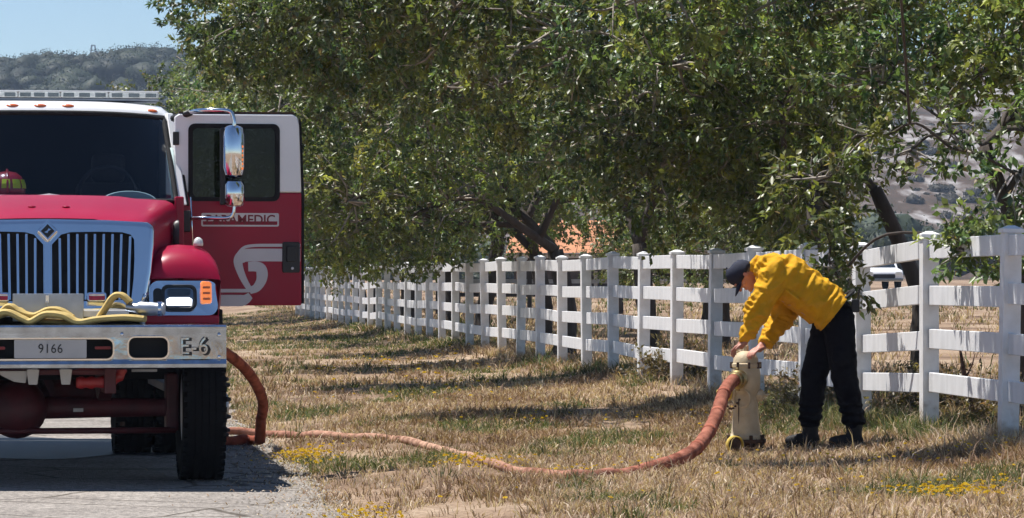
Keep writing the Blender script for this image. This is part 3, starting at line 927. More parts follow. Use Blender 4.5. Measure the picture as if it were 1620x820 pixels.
    ld = D[idx]*.6 + rg.normal(0, .75, (N, 3)); ld[:, 2] -= .12
    ld /= np.linalg.norm(ld, axis=1)[:, None]
    up = rg.normal(0, .55, (N, 3)) + np.array([-.15, -.1, 1.0])
    sd = np.cross(ld, up); sd /= (np.linalg.norm(sd, axis=1)[:, None] + 1e-6)
    nm = np.cross(sd, ld)
    L = leaf[0]*rg.uniform(.6, 1.25, N); W = leaf[1]*rg.uniform(.7, 1.2, N)
    v = np.stack([p, p + ld*(L*.45)[:, None] + sd*(W*.5)[:, None] + nm*(W*.12)[:, None],
                  p + ld*L[:, None] - nm*(L*.10)[:, None],
                  p + ld*(L*.45)[:, None] - sd*(W*.5)[:, None] + nm*(W*.12)[:, None]], 1).reshape(-1, 3)
    f = np.arange(N)[:, None]*4 + np.array([0, 1, 2, 3])
    f = np.concatenate([f[:, [0, 1, 2]], f[:, [0, 2, 3]]], 1).reshape(-1, 3)
    tn = base_t[idx] * rg.uniform(.7, 1.3, (N, 1))
    odd = rg.random(N) < .035
    tn[odd] = np.array([.22, .17, .09]) * rg.uniform(.6, 1.3, (odd.sum(), 1))
    tn = np.repeat(tn, 4, 0)
    tm = trunk_mb.mesh('trunk'); tm.shade_smooth(); tm.materials.append(MATS['bark'])
    wm = twig_mb.mesh('branches'); wm.shade_smooth(); wm.materials.append(MATS['twig_bark'])
    # twig tubes of the sprays share the branch object's mesh
    cm = fast_mesh('crown', v, f, 3, 'leaves', tn)
    sm = fast_mesh('twigs', twv, twf, 3, 'twig_bark', None)
    return tm, wm, sm, cm

def place_tree(name, meshes, x, y, label, rz=0.0, sc=1.0, group='oaks along the fence', sz=None):
    t = empty(name, (x, y, gz(x, y)), rz); t.scale = (sc, sc, sz or sc)
    tag(t, label, 'tree', group)
    tm, wm, sm, cm = meshes
    tr = child('trunk', tm, t, (0, 0, 0))
    br_ = child('branches', wm, tr, (0, 0, 0)); br_['kind'] = 'stuff'
    cr = child('crown', cm, t, (0, 0, 0)); cr['kind'] = 'stuff'
    tw = child('twigs', sm, t, (0, 0, 0)); tw['kind'] = 'stuff'
    return t

def ring_lobes(seed, n, rad, z, r, jit=.35):
    rg = np.random.default_rng(seed); out = []
    for k in range(n):
        a = 2*math.pi*(k + rg.uniform(-.3, .3))/n
        out.append((rad*math.cos(a)*rg.uniform(.8, 1.15), rad*math.sin(a)*rg.uniform(.8, 1.15), z + rg.uniform(-jit, jit), r*rg.uniform(.82, 1.15)))
    return out

# two generic oaks, shared by the row
def thin(l, d): return [(a, b, c, r, d) for a, b, c, r in l]
oakA = tree_meshes(101, ring_lobes(1, 8, 3.0, 2.6, 1.15) + ring_lobes(2, 7, 2.3, 4.0, 1.25) + thin(ring_lobes(3, 4, 1.0, 5.6, 1.2), .4),
                   [(.1, .05, .6)], (.25, .1, 1.5), .17)
oakB = tree_meshes(102, ring_lobes(4, 9, 3.3, 2.7, 1.15) + ring_lobes(5, 6, 2.0, 4.2, 1.35) + thin(ring_lobes(6, 4, 1.1, 5.8, 1.2), .4),
                   [(-.15, .1, .7)], (-.3, .25, 1.7), .16)
# the oak on the right edge: trunk behind the fence, an open side to the left
oakC = tree_meshes(103, [(1.5, -.6, 2.2, .9), (1.0, .9, 2.5, 1.0), (2.2, .4, 3.3, 1.2), (-.12, -.5, 1.95, .36, .9), (.15, -.3, 2.4, .42, .9), (.45, .2, 3.8, .7, 1.0), (-1.0, 2.9, 3.7, .85, 1.2), (-.3, 2.0, 3.9, .9, 1.1), (-.1, .9, 3.2, .5, 1.0), (-1.8, 2.7, 3.7, .8, 1.2), (.4, .9, 3.4, .7, 1.1), (.3, 2.2, 3.3, .6, 1.0), (.1, .3, 2.75, .38, .9), (-.55, 2.2, 3.15, .55, 1.1), (-.95, 1.4, 3.0, .5, .9), (-.2, 1.6, 2.9, .4, .8), (-.65, .6, 2.5, .35, .35), (-.95, .4, 2.2, .3, .3), (-1.3, 1.2, 2.85, .45, .8), (-2.5, 3.0, 3.9, .9, 1.0), (-3.2, 2.4, 3.7, .8),
                         (1.0, -1.4, 3.5, .9), (.2, .2, 5.0, 1.2, .5), (-1.6, 1.8, 4.9, 1.1, .5), (1.6, 1.2, 4.9, 1.2, .5), (-3.2, 1.9, 4.7, .9, .6),
                         (-.75, -3.5, 1.32, .28, 1.0), (-.5, -3.3, 1.35, .26, 1.0), (-1.02, -3.5, 1.36, .18, .6), (-1.76, -1.1, 1.5, .25, .9), (-1.68, -1.15, 1.15, .19, .9), (-1.90, -.9, 1.9, .34, .9), (-1.5, -.8, 2.3, .26, .5), (-.7, -.6, 2.2, .22, .3),
                         (-3.7, -4.1, 4.4, .62, 3.2), (-2.9, -4.3, 4.4, .68, 3.2), (-2.1, -4.1, 4.4, .68, 3.2), (-1.3, -4.4, 4.4, .55, 1.8)],
                   [(-.05, 0, .7), (-.1, .05, 1.5)], (-.35, .05, 2.25), .085, leaf=(.088, .046))
# a leaning oak just behind the bending person
oakD = tree_meshes(104, [(q[0] + .37,) + tuple(q[1:]) for q in [(-1.75, -.5, 3.2, .85), (-2.3, .3, 2.7, .9), (-.7, .5, 4.3, .95), (-1.7, -1.2, 3.9, 1.1), (-3.3, -.4, 3.0, 1.1), (-1.0, 1.0, 4.8, 1.1, .4), (-2.8, .8, 4.5, 1.1, .4), (-.2, -.8, 4.5, 1.0, .7),
                         (1.0, .2, 4.8, 1.1, .6), (-1.6, 0, 5.6, 1.0, .3), (-3.1, -1.0, 2.3, .75), (-2.2, -1.5, 2.8, .9), (.9, -.9, 4.3, .8, .6), (-1.75, -.2, 2.05, .45, .8), (-2.1, .6, 1.9, .6, .9)]
                   ], [(.02, 0, .5), (-.02, 0, 1.1)], (-.45, 0, 2.1), .11, leaf=(.086, .045))
# a low spreading oak that hangs over the verge and hides the fence tops
oakE = tree_meshes(105, [(-2.9, -.8, 1.90, .95), (-3.6, .4, 2.0, 1.0), (-2.4, .9, 1.95, .9), (-3.0, -2.0, 2.15, .95), (-1.6, -1.6, 2.2, .9), (-4.2, -.6, 2.9, 1.1), (-2.8, .3, 3.3, 1.3), (-1.0, .3, 3.0, 1.0), (.6, -1.2, 3.4, .95),
                         (1.8, .3, 3.4, 1.1), (.4, 1.6, 3.6, 1.1), (-1.6, -1.2, 4.1, 1.35), (-3.6, 1.2, 4.3, 1.3), (0, 0, 4.7, 1.2, .45), (1.5, -.8, 4.3, 1.1, .5), (-2.2, .6, 5.6, 1.0, .35), (-.3, 1.2, 6.0, 1.1, .3), (-1.9, -2.4, 3.4, 1.0), (-3.9, -1.6, 3.7, 1.0)],
                   [(.08, 0, .6)], (-.1, 0, 1.5), .16)
# an oak with a dark trunk; its limbs reach high over the verge, low behind the fence
oakF = tree_meshes(106, [(-3.6, -.6, 3.9, 1.0), (-2.7, .5, 3.5, 1.0), (-2.3, -1.3, 3.6, 1.0), (-1.2, -1.0, 3.2, .95), (-.2, -1.9, 3.0, .95), (-1.3, .8, 2.9, .85), (.5, -.6, 2.7, .9), (1.5, -1.0, 2.5, 1.0), (1.8, .3, 2.4, .9), (1.2, 1.3, 2.4, 1.0), (-.2, 1.8, 2.3, .9),
                         (1.9, -.6, 3.5, .9), (1.0, 0, 4.0, 1.1), (-.4, .2, 4.4, 1.3, .8), (-1.9, -.2, 4.7, 1.2, .7), (-3.0, 1.3, 4.7, 1.1, .7), (.6, -1.6, 4.2, 1.1), (0, .5, 5.8, 1.1, .3), (-5.0, -.9, 4.4, .95, 2.8), (-5.0, .8, 4.4, .95, 2.8), (-3.9, -.9, 4.3, .95, 2.8), (-3.9, .9, 4.4, .9, 2.8), (-2.9, 0, 4.4, .9, 2.5)],
                   [(-.1, .05, .7)], (-.2, .1, 1.6), .15)
# an oak just left of it whose long limbs shade the verge by the hydrant
oakG = tree_meshes(107, [(-4.8, -.5, 4.3, .85, 2.8), (-4.6, .8, 4.5, .85, 2.8), (-3.6, 1.0, 4.5, .85, 2.6), (-2.7, .5, 4.4, .9, 2.6), (-3.6, -.1, 4.0, .95, 1.5), (-2.5, -1.1, 3.6, .95), (-1.5, -.2, 3.3, .95), (-.8, 1.0, 2.6, .8), (-.3, -.4, 2.9, .75), (.4, .6, 2.5, .7), (-1.7, 1.2, 3.0, .9), (-3.3, -1.9, 4.1, .8), (.5, -.9, 3.6, .8), (-.7, -1.3, 4.0, .9),
                         (-2.2, .8, 4.6, 1.1, .7), (-.4, .4, 4.8, 1.0, .35), (-3.9, .8, 5.0, .9, .5), (-.2, .7, 2.0, .5, .9)],
                   [(.05, .05, .8)], (.05, .1, 1.9), .10, leaf=(.088, .045))
rows_ = [
    ('oak_tree', oakC, 4.30, 30.6, 0.0, 1.0, 'oak at the right edge with a forked bare limb against the brown hill'),
    ('oak_tree', oakG, 2.95, 36.4, 0.0, 1.0, 'slim oak rising behind the fence directly above the yellow jacket'),
    ('oak_tree', oakD, 4.26, 38.5, 0.0, 1.0, 'oak behind the fence right of the person, near the white car'),
    ('oak_tree', oakF, 1.80, 46.0, 0.0, 1.0, 'oak with a thick dark trunk behind the fence right of the orange roof'),
    ('oak_tree', oakE, 0.75, 55.0, 0.0, 1.05, 'low oak hanging over the verge and hiding the tops of the fence posts'),
    ('oak_tree', oakE, 0.5, 64.0, 0.5, 1.05, 'oak standing behind the low hanging oak, left of the orange roof'),
    ('oak_tree', oakB, -.7, 72.0, 3.9, 1.15, 'second oak beyond the low hanging oak in the fence row'),
    ('oak_tree', oakE, -1.4, 81.0, 0.35, 1.2, 'oak over the far fence posts right of the open truck door'),
    ('oak_tree', oakA, -2.6, 92.0, 4.4, 1.4, 'tall oak rising directly behind the open truck door'),
    ('oak_tree', oakE, -4.0, 104.0, 5.9, 1.5, 'tall oak above the mirror of the truck'),
    ('oak_tree', oakB, -6.1, 115.0, 5.3, 1.55, 'leftmost oak of the row, its edge against the sky above the truck roof'),
    ('oak_tree', oakA, 3.5, 60.0, 1.2, .55, 'small bushy oak in the second row right of the thick dark trunk'),
    ('oak_tree', oakB, 4.3, 82.0, 2.6, .62, 'small oak in the second row behind the rails left of the person\'s cap'),
    ('oak_tree', oakA, -5.2, 128.0, 2.0, 1.25, 'far oak filling the gap left of the orange roof'),
]
for nm, me, x, y, rz, sc, lab in rows_:
    place_tree(nm, me, x, y, lab, rz, sc)

# ================================================================== FIRE ENGINE
# local frame: x to the right of the picture, y backwards from the bumper face, z up
TRUCK = empty('fire_engine', (-3.147, 25.0, 0.0), R(9))
tag(TRUCK, 'red and white fire engine parked facing the camera with its right-hand door open', 'fire engine')
T = TRUCK

# ---- bumper: a polished channel with cut-outs
prof = [(0.03, 1.14), (0.60, 1.14), (0.60, 1.128), (0.05, 1.128), (0.026, 1.11), (0.026, .90), (0.05, .862), (.34, .862), (.34, .838), (.03, .836), (-.012, .848), (-.018, .872), (-.006, .893), (.006, .905), (.006, 1.085), (-.004, 1.10), (-.006, 1.125), (.008, 1.138)]
bumper = MB().prism(prof, -1.2, 1.2, 'yz').build('bumper', 'bumper_steel', T, smooth='auto')
holes = [rrect(-.425, .425, .908, 1.045, .045), rrect(.53, .80, .912, 1.055, .05), rrect(-.80, -.53, .912, 1.055, .05)]
cut(bumper, [MB().prism(h, -.1, .045) for h in holes])
bumper.data.materials.clear(); bumper.data.materials.append(MATS['bumper_steel'])
for h in holes:
    xs = [p[0] for p in h]; zs = [p[1] for p in h]
    x0, x1, z0, z1 = min(xs), max(xs), min(zs), max(zs)
    MB().ring(rrect(x0-.009, x1+.009, z0-.009, z1+.009, .053), rrect(x0+.002, x1-.002, z0+.002, z1-.002, .043), -.008, .03).build('cutout_rim', 'chrome', bumper, smooth='auto')
    MB().box(x0-.03, x1+.03, .14, .16, z0-.04, z1+.04).build('recess', 'grille_dark', bumper)
plate = MB().prism(rrect(-.245, .245, .914, 1.040, .008), .0, .012).build('number_plate', 'plate_grey', bumper)
text('plate_number', '9166', 'letter_black', plate, .088, .0, -.0015, .977, .0012, .0, .92, 1.06)
for x in (-.36, .36):
    MB().prism(rrect(x-.055, x+.055, .972, .992, .008), .08, .1).build('tow_eye', 'red_plastic', bumper)
for x in (-.98, .98):
    text('unit_number_shadow', 'E-6', 'letter_black', bumper, .165, x+.013, -.001, .984, .003, .004, .86, 1.08)
    text('unit_number', 'E-6', 'bumper_steel', bumper, .165, x-.004, -.010, .990, .003, .0, .86, 1.08)
for x, z in ((1.15, 1.07), (-1.15, 1.07), (1.15, .92), (-1.15, .92), (.485, 1.075), (-.485, 1.075)):
    MB().lathe([(.004, -.012), (.012, -.009), (.014, .006)], 10, 'y', (x, 0, z)).build('bolt', 'chrome', bumper, smooth=True)
MB().box(-1.18, 1.18, .06, .58, 1.09, 1.127).build('bumper_deck', 'dull_steel', T, .004)

# ---- grille
GY = .56
def half_open(sgn):
    p = [(.030, 1.695), (.095, 1.765), (.16, 1.782), (.36, 1.786), (.52, 1.782), (.58, 1.765), (.603, 1.73), (.604, 1.6), (.596, 1.45), (.578, 1.31), (.30, 1.30), (.030, 1.30)]
    return [(sgn*a, b) for a, b in p]
sur = [(-.745, 1.825), (-.70, 1.853), (-.4, 1.868), (0, 1.875), (.4, 1.868), (.70, 1.853), (.745, 1.825), (.742, 1.7), (.725, 1.5), (.70, 1.36), (.66, 1.215), (-.66, 1.215), (-.70, 1.36), (-.725, 1.5), (-.742, 1.7)]
grille = MB().prism(sur, GY - .035, GY + .06).build('grille_surround', 'chrome', T, .034, smooth='auto', seg=5)
cut(grille, [MB().prism(half_open(1), GY - .2, GY + .2), MB().prism(half_open(-1), GY - .2, GY + .2)])
grille.data.materials.clear(); grille.data.materials.append(MATS['chrome'])
MB().box(-.63, .63, GY + .062, GY + .075, 1.2, 1.82).build('radiator_screen', 'grille_dark', T)
for sgn in (-1, 1):
    for i in range(9):
        xt = .085 + .0615 * i; xb = xt*.955 + .006
        zt = 1.77 if 0 < i < 8 else (1.74 if i == 0 else 1.755)
        s = MB()
        s.loft([[(sgn*(xt-.0085), GY-.012, zt), (sgn*(xt+.0085), GY-.012, zt), (sgn*(xt+.006), GY+.045, zt), (sgn*(xt-.006), GY+.045, zt)],
                [(sgn*(xb-.0085), GY-.012, 1.31), (sgn*(xb+.0085), GY-.012, 1.31), (sgn*(xb+.006), GY+.045, 1.31), (sgn*(xb-.006), GY+.045, 1.31)]], True, True)
        s.build('grille_slat', 'chrome', T)
MB().box(-.022, .022, GY-.05, GY-.034, 1.3, 1.72).build('grille_center_bar', 'chrome', T, .004)
em = MB().prism([(0, 1.712), (.075, 1.79), (0, 1.868), (-.075, 1.79)], GY-.075, GY-.034).build('emblem', 'chrome', T, .01)
MB().prism([(0, 1.742), (.047, 1.79), (0, 1.838), (-.047, 1.79)], GY-.082, GY-.074).build('emblem_field', 'letter_black', em)
MB().prism([(-.024, 1.782), (-.002, 1.792), (.004, 1.808), (.026, 1.800), (.004, 1.790), (-.002, 1.774)], GY-.088, GY-.081).build('emblem_mark', 'chrome', em)
lp = MB().box(-.245, .245, GY-.075, GY-.058, 1.16, 1.352).build('winch_plate', 'dull_steel', T, .004)
MB().box(-.02, .005, GY-.10, GY-.076, 1.285, 1.345).build('latch', 'chrome', lp, .004)
MB().box(-.014, -.002, GY-.112, GY-.09, 1.262, 1.30).build('latch_hook', 'dull_steel', lp, .003)
MB().box(-.56, .56, GY-.055, GY-.044, 1.19, 1.235).build('valance', 'white_paint', T, .004)
for sgn in (-1, 1):
    wl = MB().prism(rrect(sgn*.335-.066, sgn*.335+.066, 1.300, 1.362, .014), GY-.13, GY-.06).build('warning_light', 'chrome', T, .005)
    MB().prism(rrect(sgn*.335-.056, sgn*.335+.056, 1.308, 1.350, .01), GY-.137, GY-.129).build('lens', 'red_lens', wl, .002)
    MB().prism(rrect(sgn*.335-.054, sgn*.335+.054, 1.337, 1.348, .004), GY-.141, GY-.137).build('lens_glint_strip', 'clear_lens', wl)

def shear(o, k, z0=1.2):
    o.data.transform(Matrix(((1, 0, 0, 0), (0, 1, k, -k*z0), (0, 0, 1, 0), (0, 0, 0, 1))))
    for c in o.children: shear(c, k, z0)
for o in [c for c in T.children if c.name.split('.')[0] in ('grille_surround', 'radiator_screen', 'grille_slat', 'grille_center_bar', 'emblem', 'warning_light')]:
    shear(o, .20)
# ---- hood
def hood_sec(y, hw, zc, ze, zlow, crease):
    h = []
    for t in np.linspace(0, 1, 9):
        x = hw * .91 * t
        h.append((x, zc - (zc - ze) * t**2.2 + (.012 if t < crease else 0)))
    h += [(hw*.96, ze - .022), (hw*.99, ze - .07), (hw, ze - .18), (hw, zlow + .15), (hw, zlow)]
    return [(-a, y, b) for a, b in reversed(h[1:])] + [(a, y, b) for a, b in h]
hs = [hood_sec(.70, .715, 1.868, 1.846, 1.22, .62), hood_sec(.76, .735, 1.895, 1.872, 1.22, .62), hood_sec(.95, .79, 1.945, 1.918, 1.22, .66), hood_sec(1.35, .88, 2.005, 1.98, 1.22, .70), hood_sec(1.78, .985, 2.055, 2.03, 1.22, .74)]
hood = MB().loft(hs).build('hood', 'red_paint', T, smooth='auto')
MB().loft([[(x, 1.78, z) for x, _, z in hs[-1]], [(x, 1.83, z - .03) for x, _, z in hs[-1]]]).build('cowl', 'black_plastic', T, smooth=True)
for sgn in (-1, 1):
    MB().lathe([(.005, -.02), (.09, -.02), (.105, 0), (.105, .02)], 20, 'x', (0, 0, 0)).build('hood_side_vent', 'black_plastic', T, smooth='auto').matrix_local = Matrix.Translation((sgn*.955, 1.52, 1.76)) @ Matrix.Diagonal((1, .55, 1.15, 1))
    MB().ell((sgn*.0 + .02 + sgn*.12, 1.0, 1.965), .03, .05, .012).build('washer_jet', 'red_paint', T, smooth=True)

# ---- fenders, headlight panels
for sgn in (-1, 1):
    secs = []
    for y, h, wsc in ((.66, .02, .985), (.68, .10, .99), (.73, .175, 1.0), (.82, .225, 1.0), (1.0, .258, 1.01), (1.3, .262, 1.02), (1.6, .24, 1.02), (1.85, .18, 1.0)):
        sec = [(sgn*.60, y, 1.43)]
        for k in range(13):
            a = math.pi * (1 - k/12)
            sec.append((sgn*(.955 + .262*wsc*math.copysign(abs(math.cos(a))**.8, math.cos(a))), y, 1.44 + h*math.sin(a)**.75))
        sec += [(sgn*1.217*wsc, y, 1.30 if y < .9 else 1.22), (sgn*1.205*wsc, y, 1.15)]
        secs.append(sec)
    fd = MB().loft(secs).build('fender', 'red_paint', T, smooth='auto')
    MB().box(min(sgn*1.14, sgn*1.23), max(sgn*1.14, sgn*1.23), .70, 1.85, 1.10, 1.24).build('fender_flare', 'black_rubber', fd, .01)
    mk = MB().lathe([(.036, 0), (.036, .02), (.030, .045), (.012, .06), (.002, .062)], 14, 'z', (sgn*1.075, .95, 1.69)).build('marker_lamp', 'clear_lens', fd, smooth=True)
    # chrome panel that wraps the corner
    out = rrect(.70, 1.20, 1.195, 1.445, .07, 6)
    def wrap(p, dy):
        x, z = p
        return (sgn*x, .60 + dy + max(0, x-1.06)**2*3.2 + max(0, .78-x)*.25, z)
    n = len(out)
    grid = []
    for t in (1.0, .97, .6, .25):
        grid.append([wrap((.95 + (x-.95)*t, 1.32 + (z-1.32)*t), -.012 if t < .99 else .03) for x, z in out])
    pb = MB().loft(grid, True)
    pb.add(grid[-1], [tuple(range(n))])
    pn = pb.build('headlight_panel', 'chrome', T, smooth='auto')
    MB().ring([(sgn*a, b) for a, b in rrect(.790, 1.040, 1.236, 1.415, .05, 6)], [(sgn*a, b) for a, b in rrect(.812, 1.018, 1.256, 1.397, .04, 6)], .555, .60).build('headlight_bezel', 'black_plastic', pn, .004, smooth='auto')
    MB().prism([(sgn*a, b) for a, b in rrect(.735, .80, 1.262, 1.39, .03)], .578, .59).build('bezel_recess', 'black_plastic', pn)
    hl = MB().prism([(sgn*a, b) for a, b in rrect(.81, 1.02, 1.255, 1.398, .04, 6)], .568, .60).build('headlight', 'lamp_reflector', T, .004, smooth='auto')
    MB().prism([(sgn*a, b) for a, b in [(.826, 1.268), (1.004, 1.268), (1.008, 1.312), (.985, 1.326), (.85, 1.326), (.824, 1.312)]], .560, .569).build('lit_lens', 'lamp_lit', hl, .004)
    MB().prism([(sgn*a, b) for a, b in rrect(.834, .996, 1.336, 1.386, .018, 6)], .561, .569).build('upper_lens', 'car_glass', hl, .003)
    ts = MB().loft([[wrap((x, z), -.03) for x, z in rrect(1.072, 1.145, 1.285, 1.432, .022)], [wrap((x, z), .0) for x, z in rrect(1.066, 1.152, 1.278, 1.44, .022)]], True, True).build('turn_signal', 'amber_lit', T, smooth='auto')
    for zz in (1.315, 1.355, 1.395):
        MB().loft([[wrap((x, z), -.036) for x, z in rrect(1.082, 1.135, zz-.008, zz+.008, .006)], [wrap((x, z), -.028) for x, z in rrect(1.082, 1.135, zz-.008, zz+.008, .006)]], True, True).build('bulb_row', 'amber_lens', ts)
    MB().box(min(sgn*.68, sgn*1.2), max(sgn*.68, sgn*1.2), .63, .75, 1.14, 1.2).build('fender_apron', 'red_paint', T, .01)

for o in [c for c in T.children if c.name.split('.')[0] in ('headlight_panel', 'headlight', 'turn_signal')]:
    shear(o, .24)
# ---- cab
secs = []
for y, z, hw in ((2.315, 2.690, .955), (2.33, 2.725, .968), (2.37, 2.757, .975), (2.47, 2.785, .985), (2.7, 2.80, .99), (3.6, 2.80, .99), (4.15, 2.78, .98)):
    sec = []
    for k in range(-12, 13):
        t = k/12
        sec.append((hw*math.copysign(abs(t)**.9, t), y + .10*abs(t)**2.5*(1 if y < 2.5 else 0), z - .05*abs(t)**3 - (.05 if abs(k) == 12 else 0)))
    sec = [(-hw - .005, y + (.12 if y < 2.5 else 0), z - .18)] + sec + [(hw + .005, y + (.12 if y < 2.5 else 0), z - .18)]
    secs.append(sec)
roof = MB().loft(secs).build('cab_roof', 'white_paint', T, smooth='auto')
def ws(x, t):   # windscreen surface, t 0 base .. 1 top
    hw = 1.0 - .065*t
    q = abs(x)
    return (x*hw, 1.84 + .47*t + .11*q**2.2, 2.025 + .665*t - .03*q**3*t)
MB().loft([[ws(x, t) for x in np.linspace(-.985, .985, 21)] for t in np.linspace(.0, 1, 9)]).build('windscreen', 'windscreen_glass', T, smooth=True)
per = [ws(x, 0) for x in np.linspace(-.985, .985, 15)] + [ws(.985, t) for t in np.linspace(.1, .95, 8)] + [ws(x, 1) for x in np.linspace(.985, -.985, 15)] + [ws(-.985, t) for t in np.linspace(.95, .1, 8)]
MB().tube(per + [per[0]], .020, 8).build('windscreen_seal', 'black_rubber', T, smooth=True)
for sgn in (-1, 1):
    MB().loft([[(sgn*(1.005+a), 1.955 + b, 2.0) for a, b in ((0, 0), (.062, .03), (.062, .16), (0, .16))],
               [(sgn*(.942+a), 2.425 + b, 2.70) for a, b in ((0, 0), (.05, .03), (.05, .16), (0, .16))]], True, True).build('pillar', 'white_paint', T, .008, smooth='auto')
    MB().tube([(sgn*1.075, 2.03, 2.0), (sgn*1.005, 2.50, 2.70)], .011, 6).build('pillar_seal', 'black_rubber', T)
# sides and back of the cab, with the open doorway on the near side
for sgn in (-1, 1):
    y0 = 3.2 if sgn > 0 else 2.12
    xa, xb = sorted((sgn*.985, sgn*1.03))
    MB().box(xa, xb, y0, 4.15, .95, 2.10).build('cab_side', 'red_paint', T, .01)
    MB().box(xa, xb, y0, 4.15, 2.103, 2.64).build('cab_side_upper', 'white_paint', T, .01)
    MB().box(min(sgn*.97, sgn*1.035), max(sgn*.97, sgn*1.035), 1.85, 2.12, 1.0, 2.06).build('cowl_side', 'red_paint', T, .01)
    MB().box(min(sgn*.9, sgn*1.2), max(sgn*.9, sgn*1.2), 2.2, 4.1, .62, .68).build('step', 'dull_steel', T, .006)
MB().box(-1.0, 1.0, 4.1, 4.15, .9, 2.75).build('cab_back', 'cabin_dark', T)
MB().box(-1.0, 1.0, 1.95, 4.1, .9, .95).build('cab_floor', 'cabin_dark', T)
MB().prism([(1.93, 1.5), (2.4, 1.5), (2.45, 1.98), (2.3, 2.04), (1.95, 2.015)], -.97, .97, 'yz').build('dashboard', 'cabin_dark', T, .02)
MB().loft([[(.64 + .21*math.cos(a)*s, 1.97 + d, 2.02 + .085*math.sin(a)*s) for a in np.linspace(0, math.pi, 14)] for s, d in ((.94, 0), (1, .03), (.98, .25))], False, True).build('instrument_cowl', 'dash_grey', T, smooth='auto')
MB().tube([(.985*1.0, 2.02 + .0, 2.05), (.975, 2.12, 2.2), (.955, 2.25, 2.42)], .03, 6).build('inner_pillar_trim', 'dash_grey', T, smooth=True)
MB().prism([(.42, 2.022), (.95, 2.022), (.95, 2.05), (.86, 2.04), (.8, 2.035)], 1.985, 2.04).build('dash_top_trim', 'dash_grey', T)
MB().tube([(.50 + .21*math.cos(a), 2.42 - .06*math.sin(a), 2.10 + .19*math.sin(a)) for a in np.linspace(0, 2*math.pi, 29)], .016, 8).build('steering_wheel', 'cabin_dark', T, smooth=True)
for x in (-.55, .55):
    st = MB().box(x-.27, x+.27, 2.85, 3.35, 1.25, 1.5).build('seat', 'cabin_dark', T, .05)
    MB().box(x-.25, x+.25, 3.25, 3.42, 1.5, 2.2).build('seat_back', 'cabin_dark', st, .05)
    MB().box(x-.13, x+.13, 3.28, 3.40, 2.2, 2.42).build('head_rest', 'cabin_dark', st, .04)
MB().tube([(-.12, 1.835, 2.045), (.05, 1.83, 2.065), (.16, 1.835, 2.055)], [.012, .016, .01], 6).build('wiper', 'decal_white', T)
MB().tube([(.14, 1.83, 2.055), (.36, 1.835, 2.045), (.55, 1.85, 2.04)], .009, 6).build('wiper', 'black_plastic', T)
# light bar
lb = MB().box(-.90, .90, 2.62, 2.92, 2.795, 2.818).build('light_bar', 'dull_steel', T, .008)
for i, (a, b) in enumerate(((-.898, -.52), (-.516, -.16), (-.156, .156), (.16, .516), (.52, .898))):
    MB().box(a, b, 2.60, 2.94, 2.818, 2.862).build('lens', 'clear_lens', lb, .012)
    for k in range(3):
        xc = a + (b-a)*(k+.5)/3
        MB().box(xc-.04, xc+.04, 2.598, 2.601, 2.824, 2.855).build('reflector', 'lamp_reflector', lb)
MB().box(-.90, .90, 2.61, 2.93, 2.862, 2.872).build('lens_top', 'white_paint', lb, .004)
for x in (-.6, .6):
    MB().box(x-.05, x+.05, 2.7, 2.790, 2.74, 2.800).build('foot', 'black_plastic', lb)
for x in (-.205, 0, .205, .825, -.825):
    MB().ell((x, 2.365 + .10*abs(x/.97)**2.5, 2.742 - .05*abs(x/.97)**3), .052, .03, .017, 14, 8).build('clearance_light', 'amber_lens', T, smooth=True)

# ---- open door
DY = 2.17
door = MB().box(1.015, 1.935, DY, DY+.055, 1.255, 2.098).build('open_door', 'red_paint', T, .012, seg=3)
up = MB().prism([(1.0, 2.1), (1.935, 2.1), (1.918, 2.60), (1.905, 2.66), (1.87, 2.685), (1.02, 2.685), (.985, 2.66)], DY+.003, DY+.055).build('upper_frame', 'white_paint', door, .010, smooth='auto')
win = rrect(1.095, 1.765, 2.04, 2.605, .045, 6)
cut(up, [MB().prism(win, DY-.1, DY+.2)])
up.data.materials.clear(); up.data.materials.append(MATS['white_paint'])
cut(door, [MB().prism(win, DY-.1, DY+.2)])
door.data.materials.clear(); door.data.materials.append(MATS['red_paint'])
MB().ring(rrect(1.088, 1.772, 2.033, 2.612, .05, 6), rrect(1.122, 1.738, 2.065, 2.578, .035, 6), DY-.004, DY+.05).build('window_seal', 'black_rubber', door, smooth='auto')
MB().prism(rrect(1.11, 1.75, 2.05, 2.59, .04, 6), DY+.022, DY+.027).build('window_pane', 'door_glass', door)
MB().box(1.39, 1.412, DY+.012, DY+.04, 2.06, 2.585).build('window_bar', 'black_rubber', door)
MB().box(1.0, 1.93, DY+.056, DY+.10, 1.28, 2.05).build('inner_trim', 'cabin_dark', door)
MB().prism([(1.937, 1.27), (1.955, 1.27), (1.955, 2.1), (1.935, 2.62), (1.92, 2.66), (1.915, 2.62), (1.937, 2.1)], DY+.01, DY+.07).build('edge_seal', 'black_rubber', door)
MB().prism([(1.02, 2.687), (1.88, 2.687), (1.88, 2.702), (1.02, 2.702)], DY+.01, DY+.06).build('top_seal', 'rust_dark', door)
hd = MB().prism(rrect(1.79, 1.922, 1.50, 1.73, .015), DY-.012, DY+.01).build('handle', 'black_plastic', door, .005)
MB().prism(rrect(1.82, 1.895, 1.58, 1.70, .012), DY-.03, DY-.012).build('grip', 'black_plastic', hd, .006)
MB().lathe([(.003, -.004), (.011, -.002), (.011, .006)], 10, 'y', (1.865, DY-.014, 1.533)).build('lock', 'decal_white', hd)
pm = MB().ring(rrect(1.185, 1.765, 1.845, 1.945, .012), rrect(1.197, 1.753, 1.857, 1.933, .006), DY-.003, DY+.001).build('lettering_border', 'decal_white', door)
MB().prism(rrect(1.196, 1.754, 1.884, 1.934, .004), DY-.002, DY+.001).build('lettering_panel', 'decal_white', door)
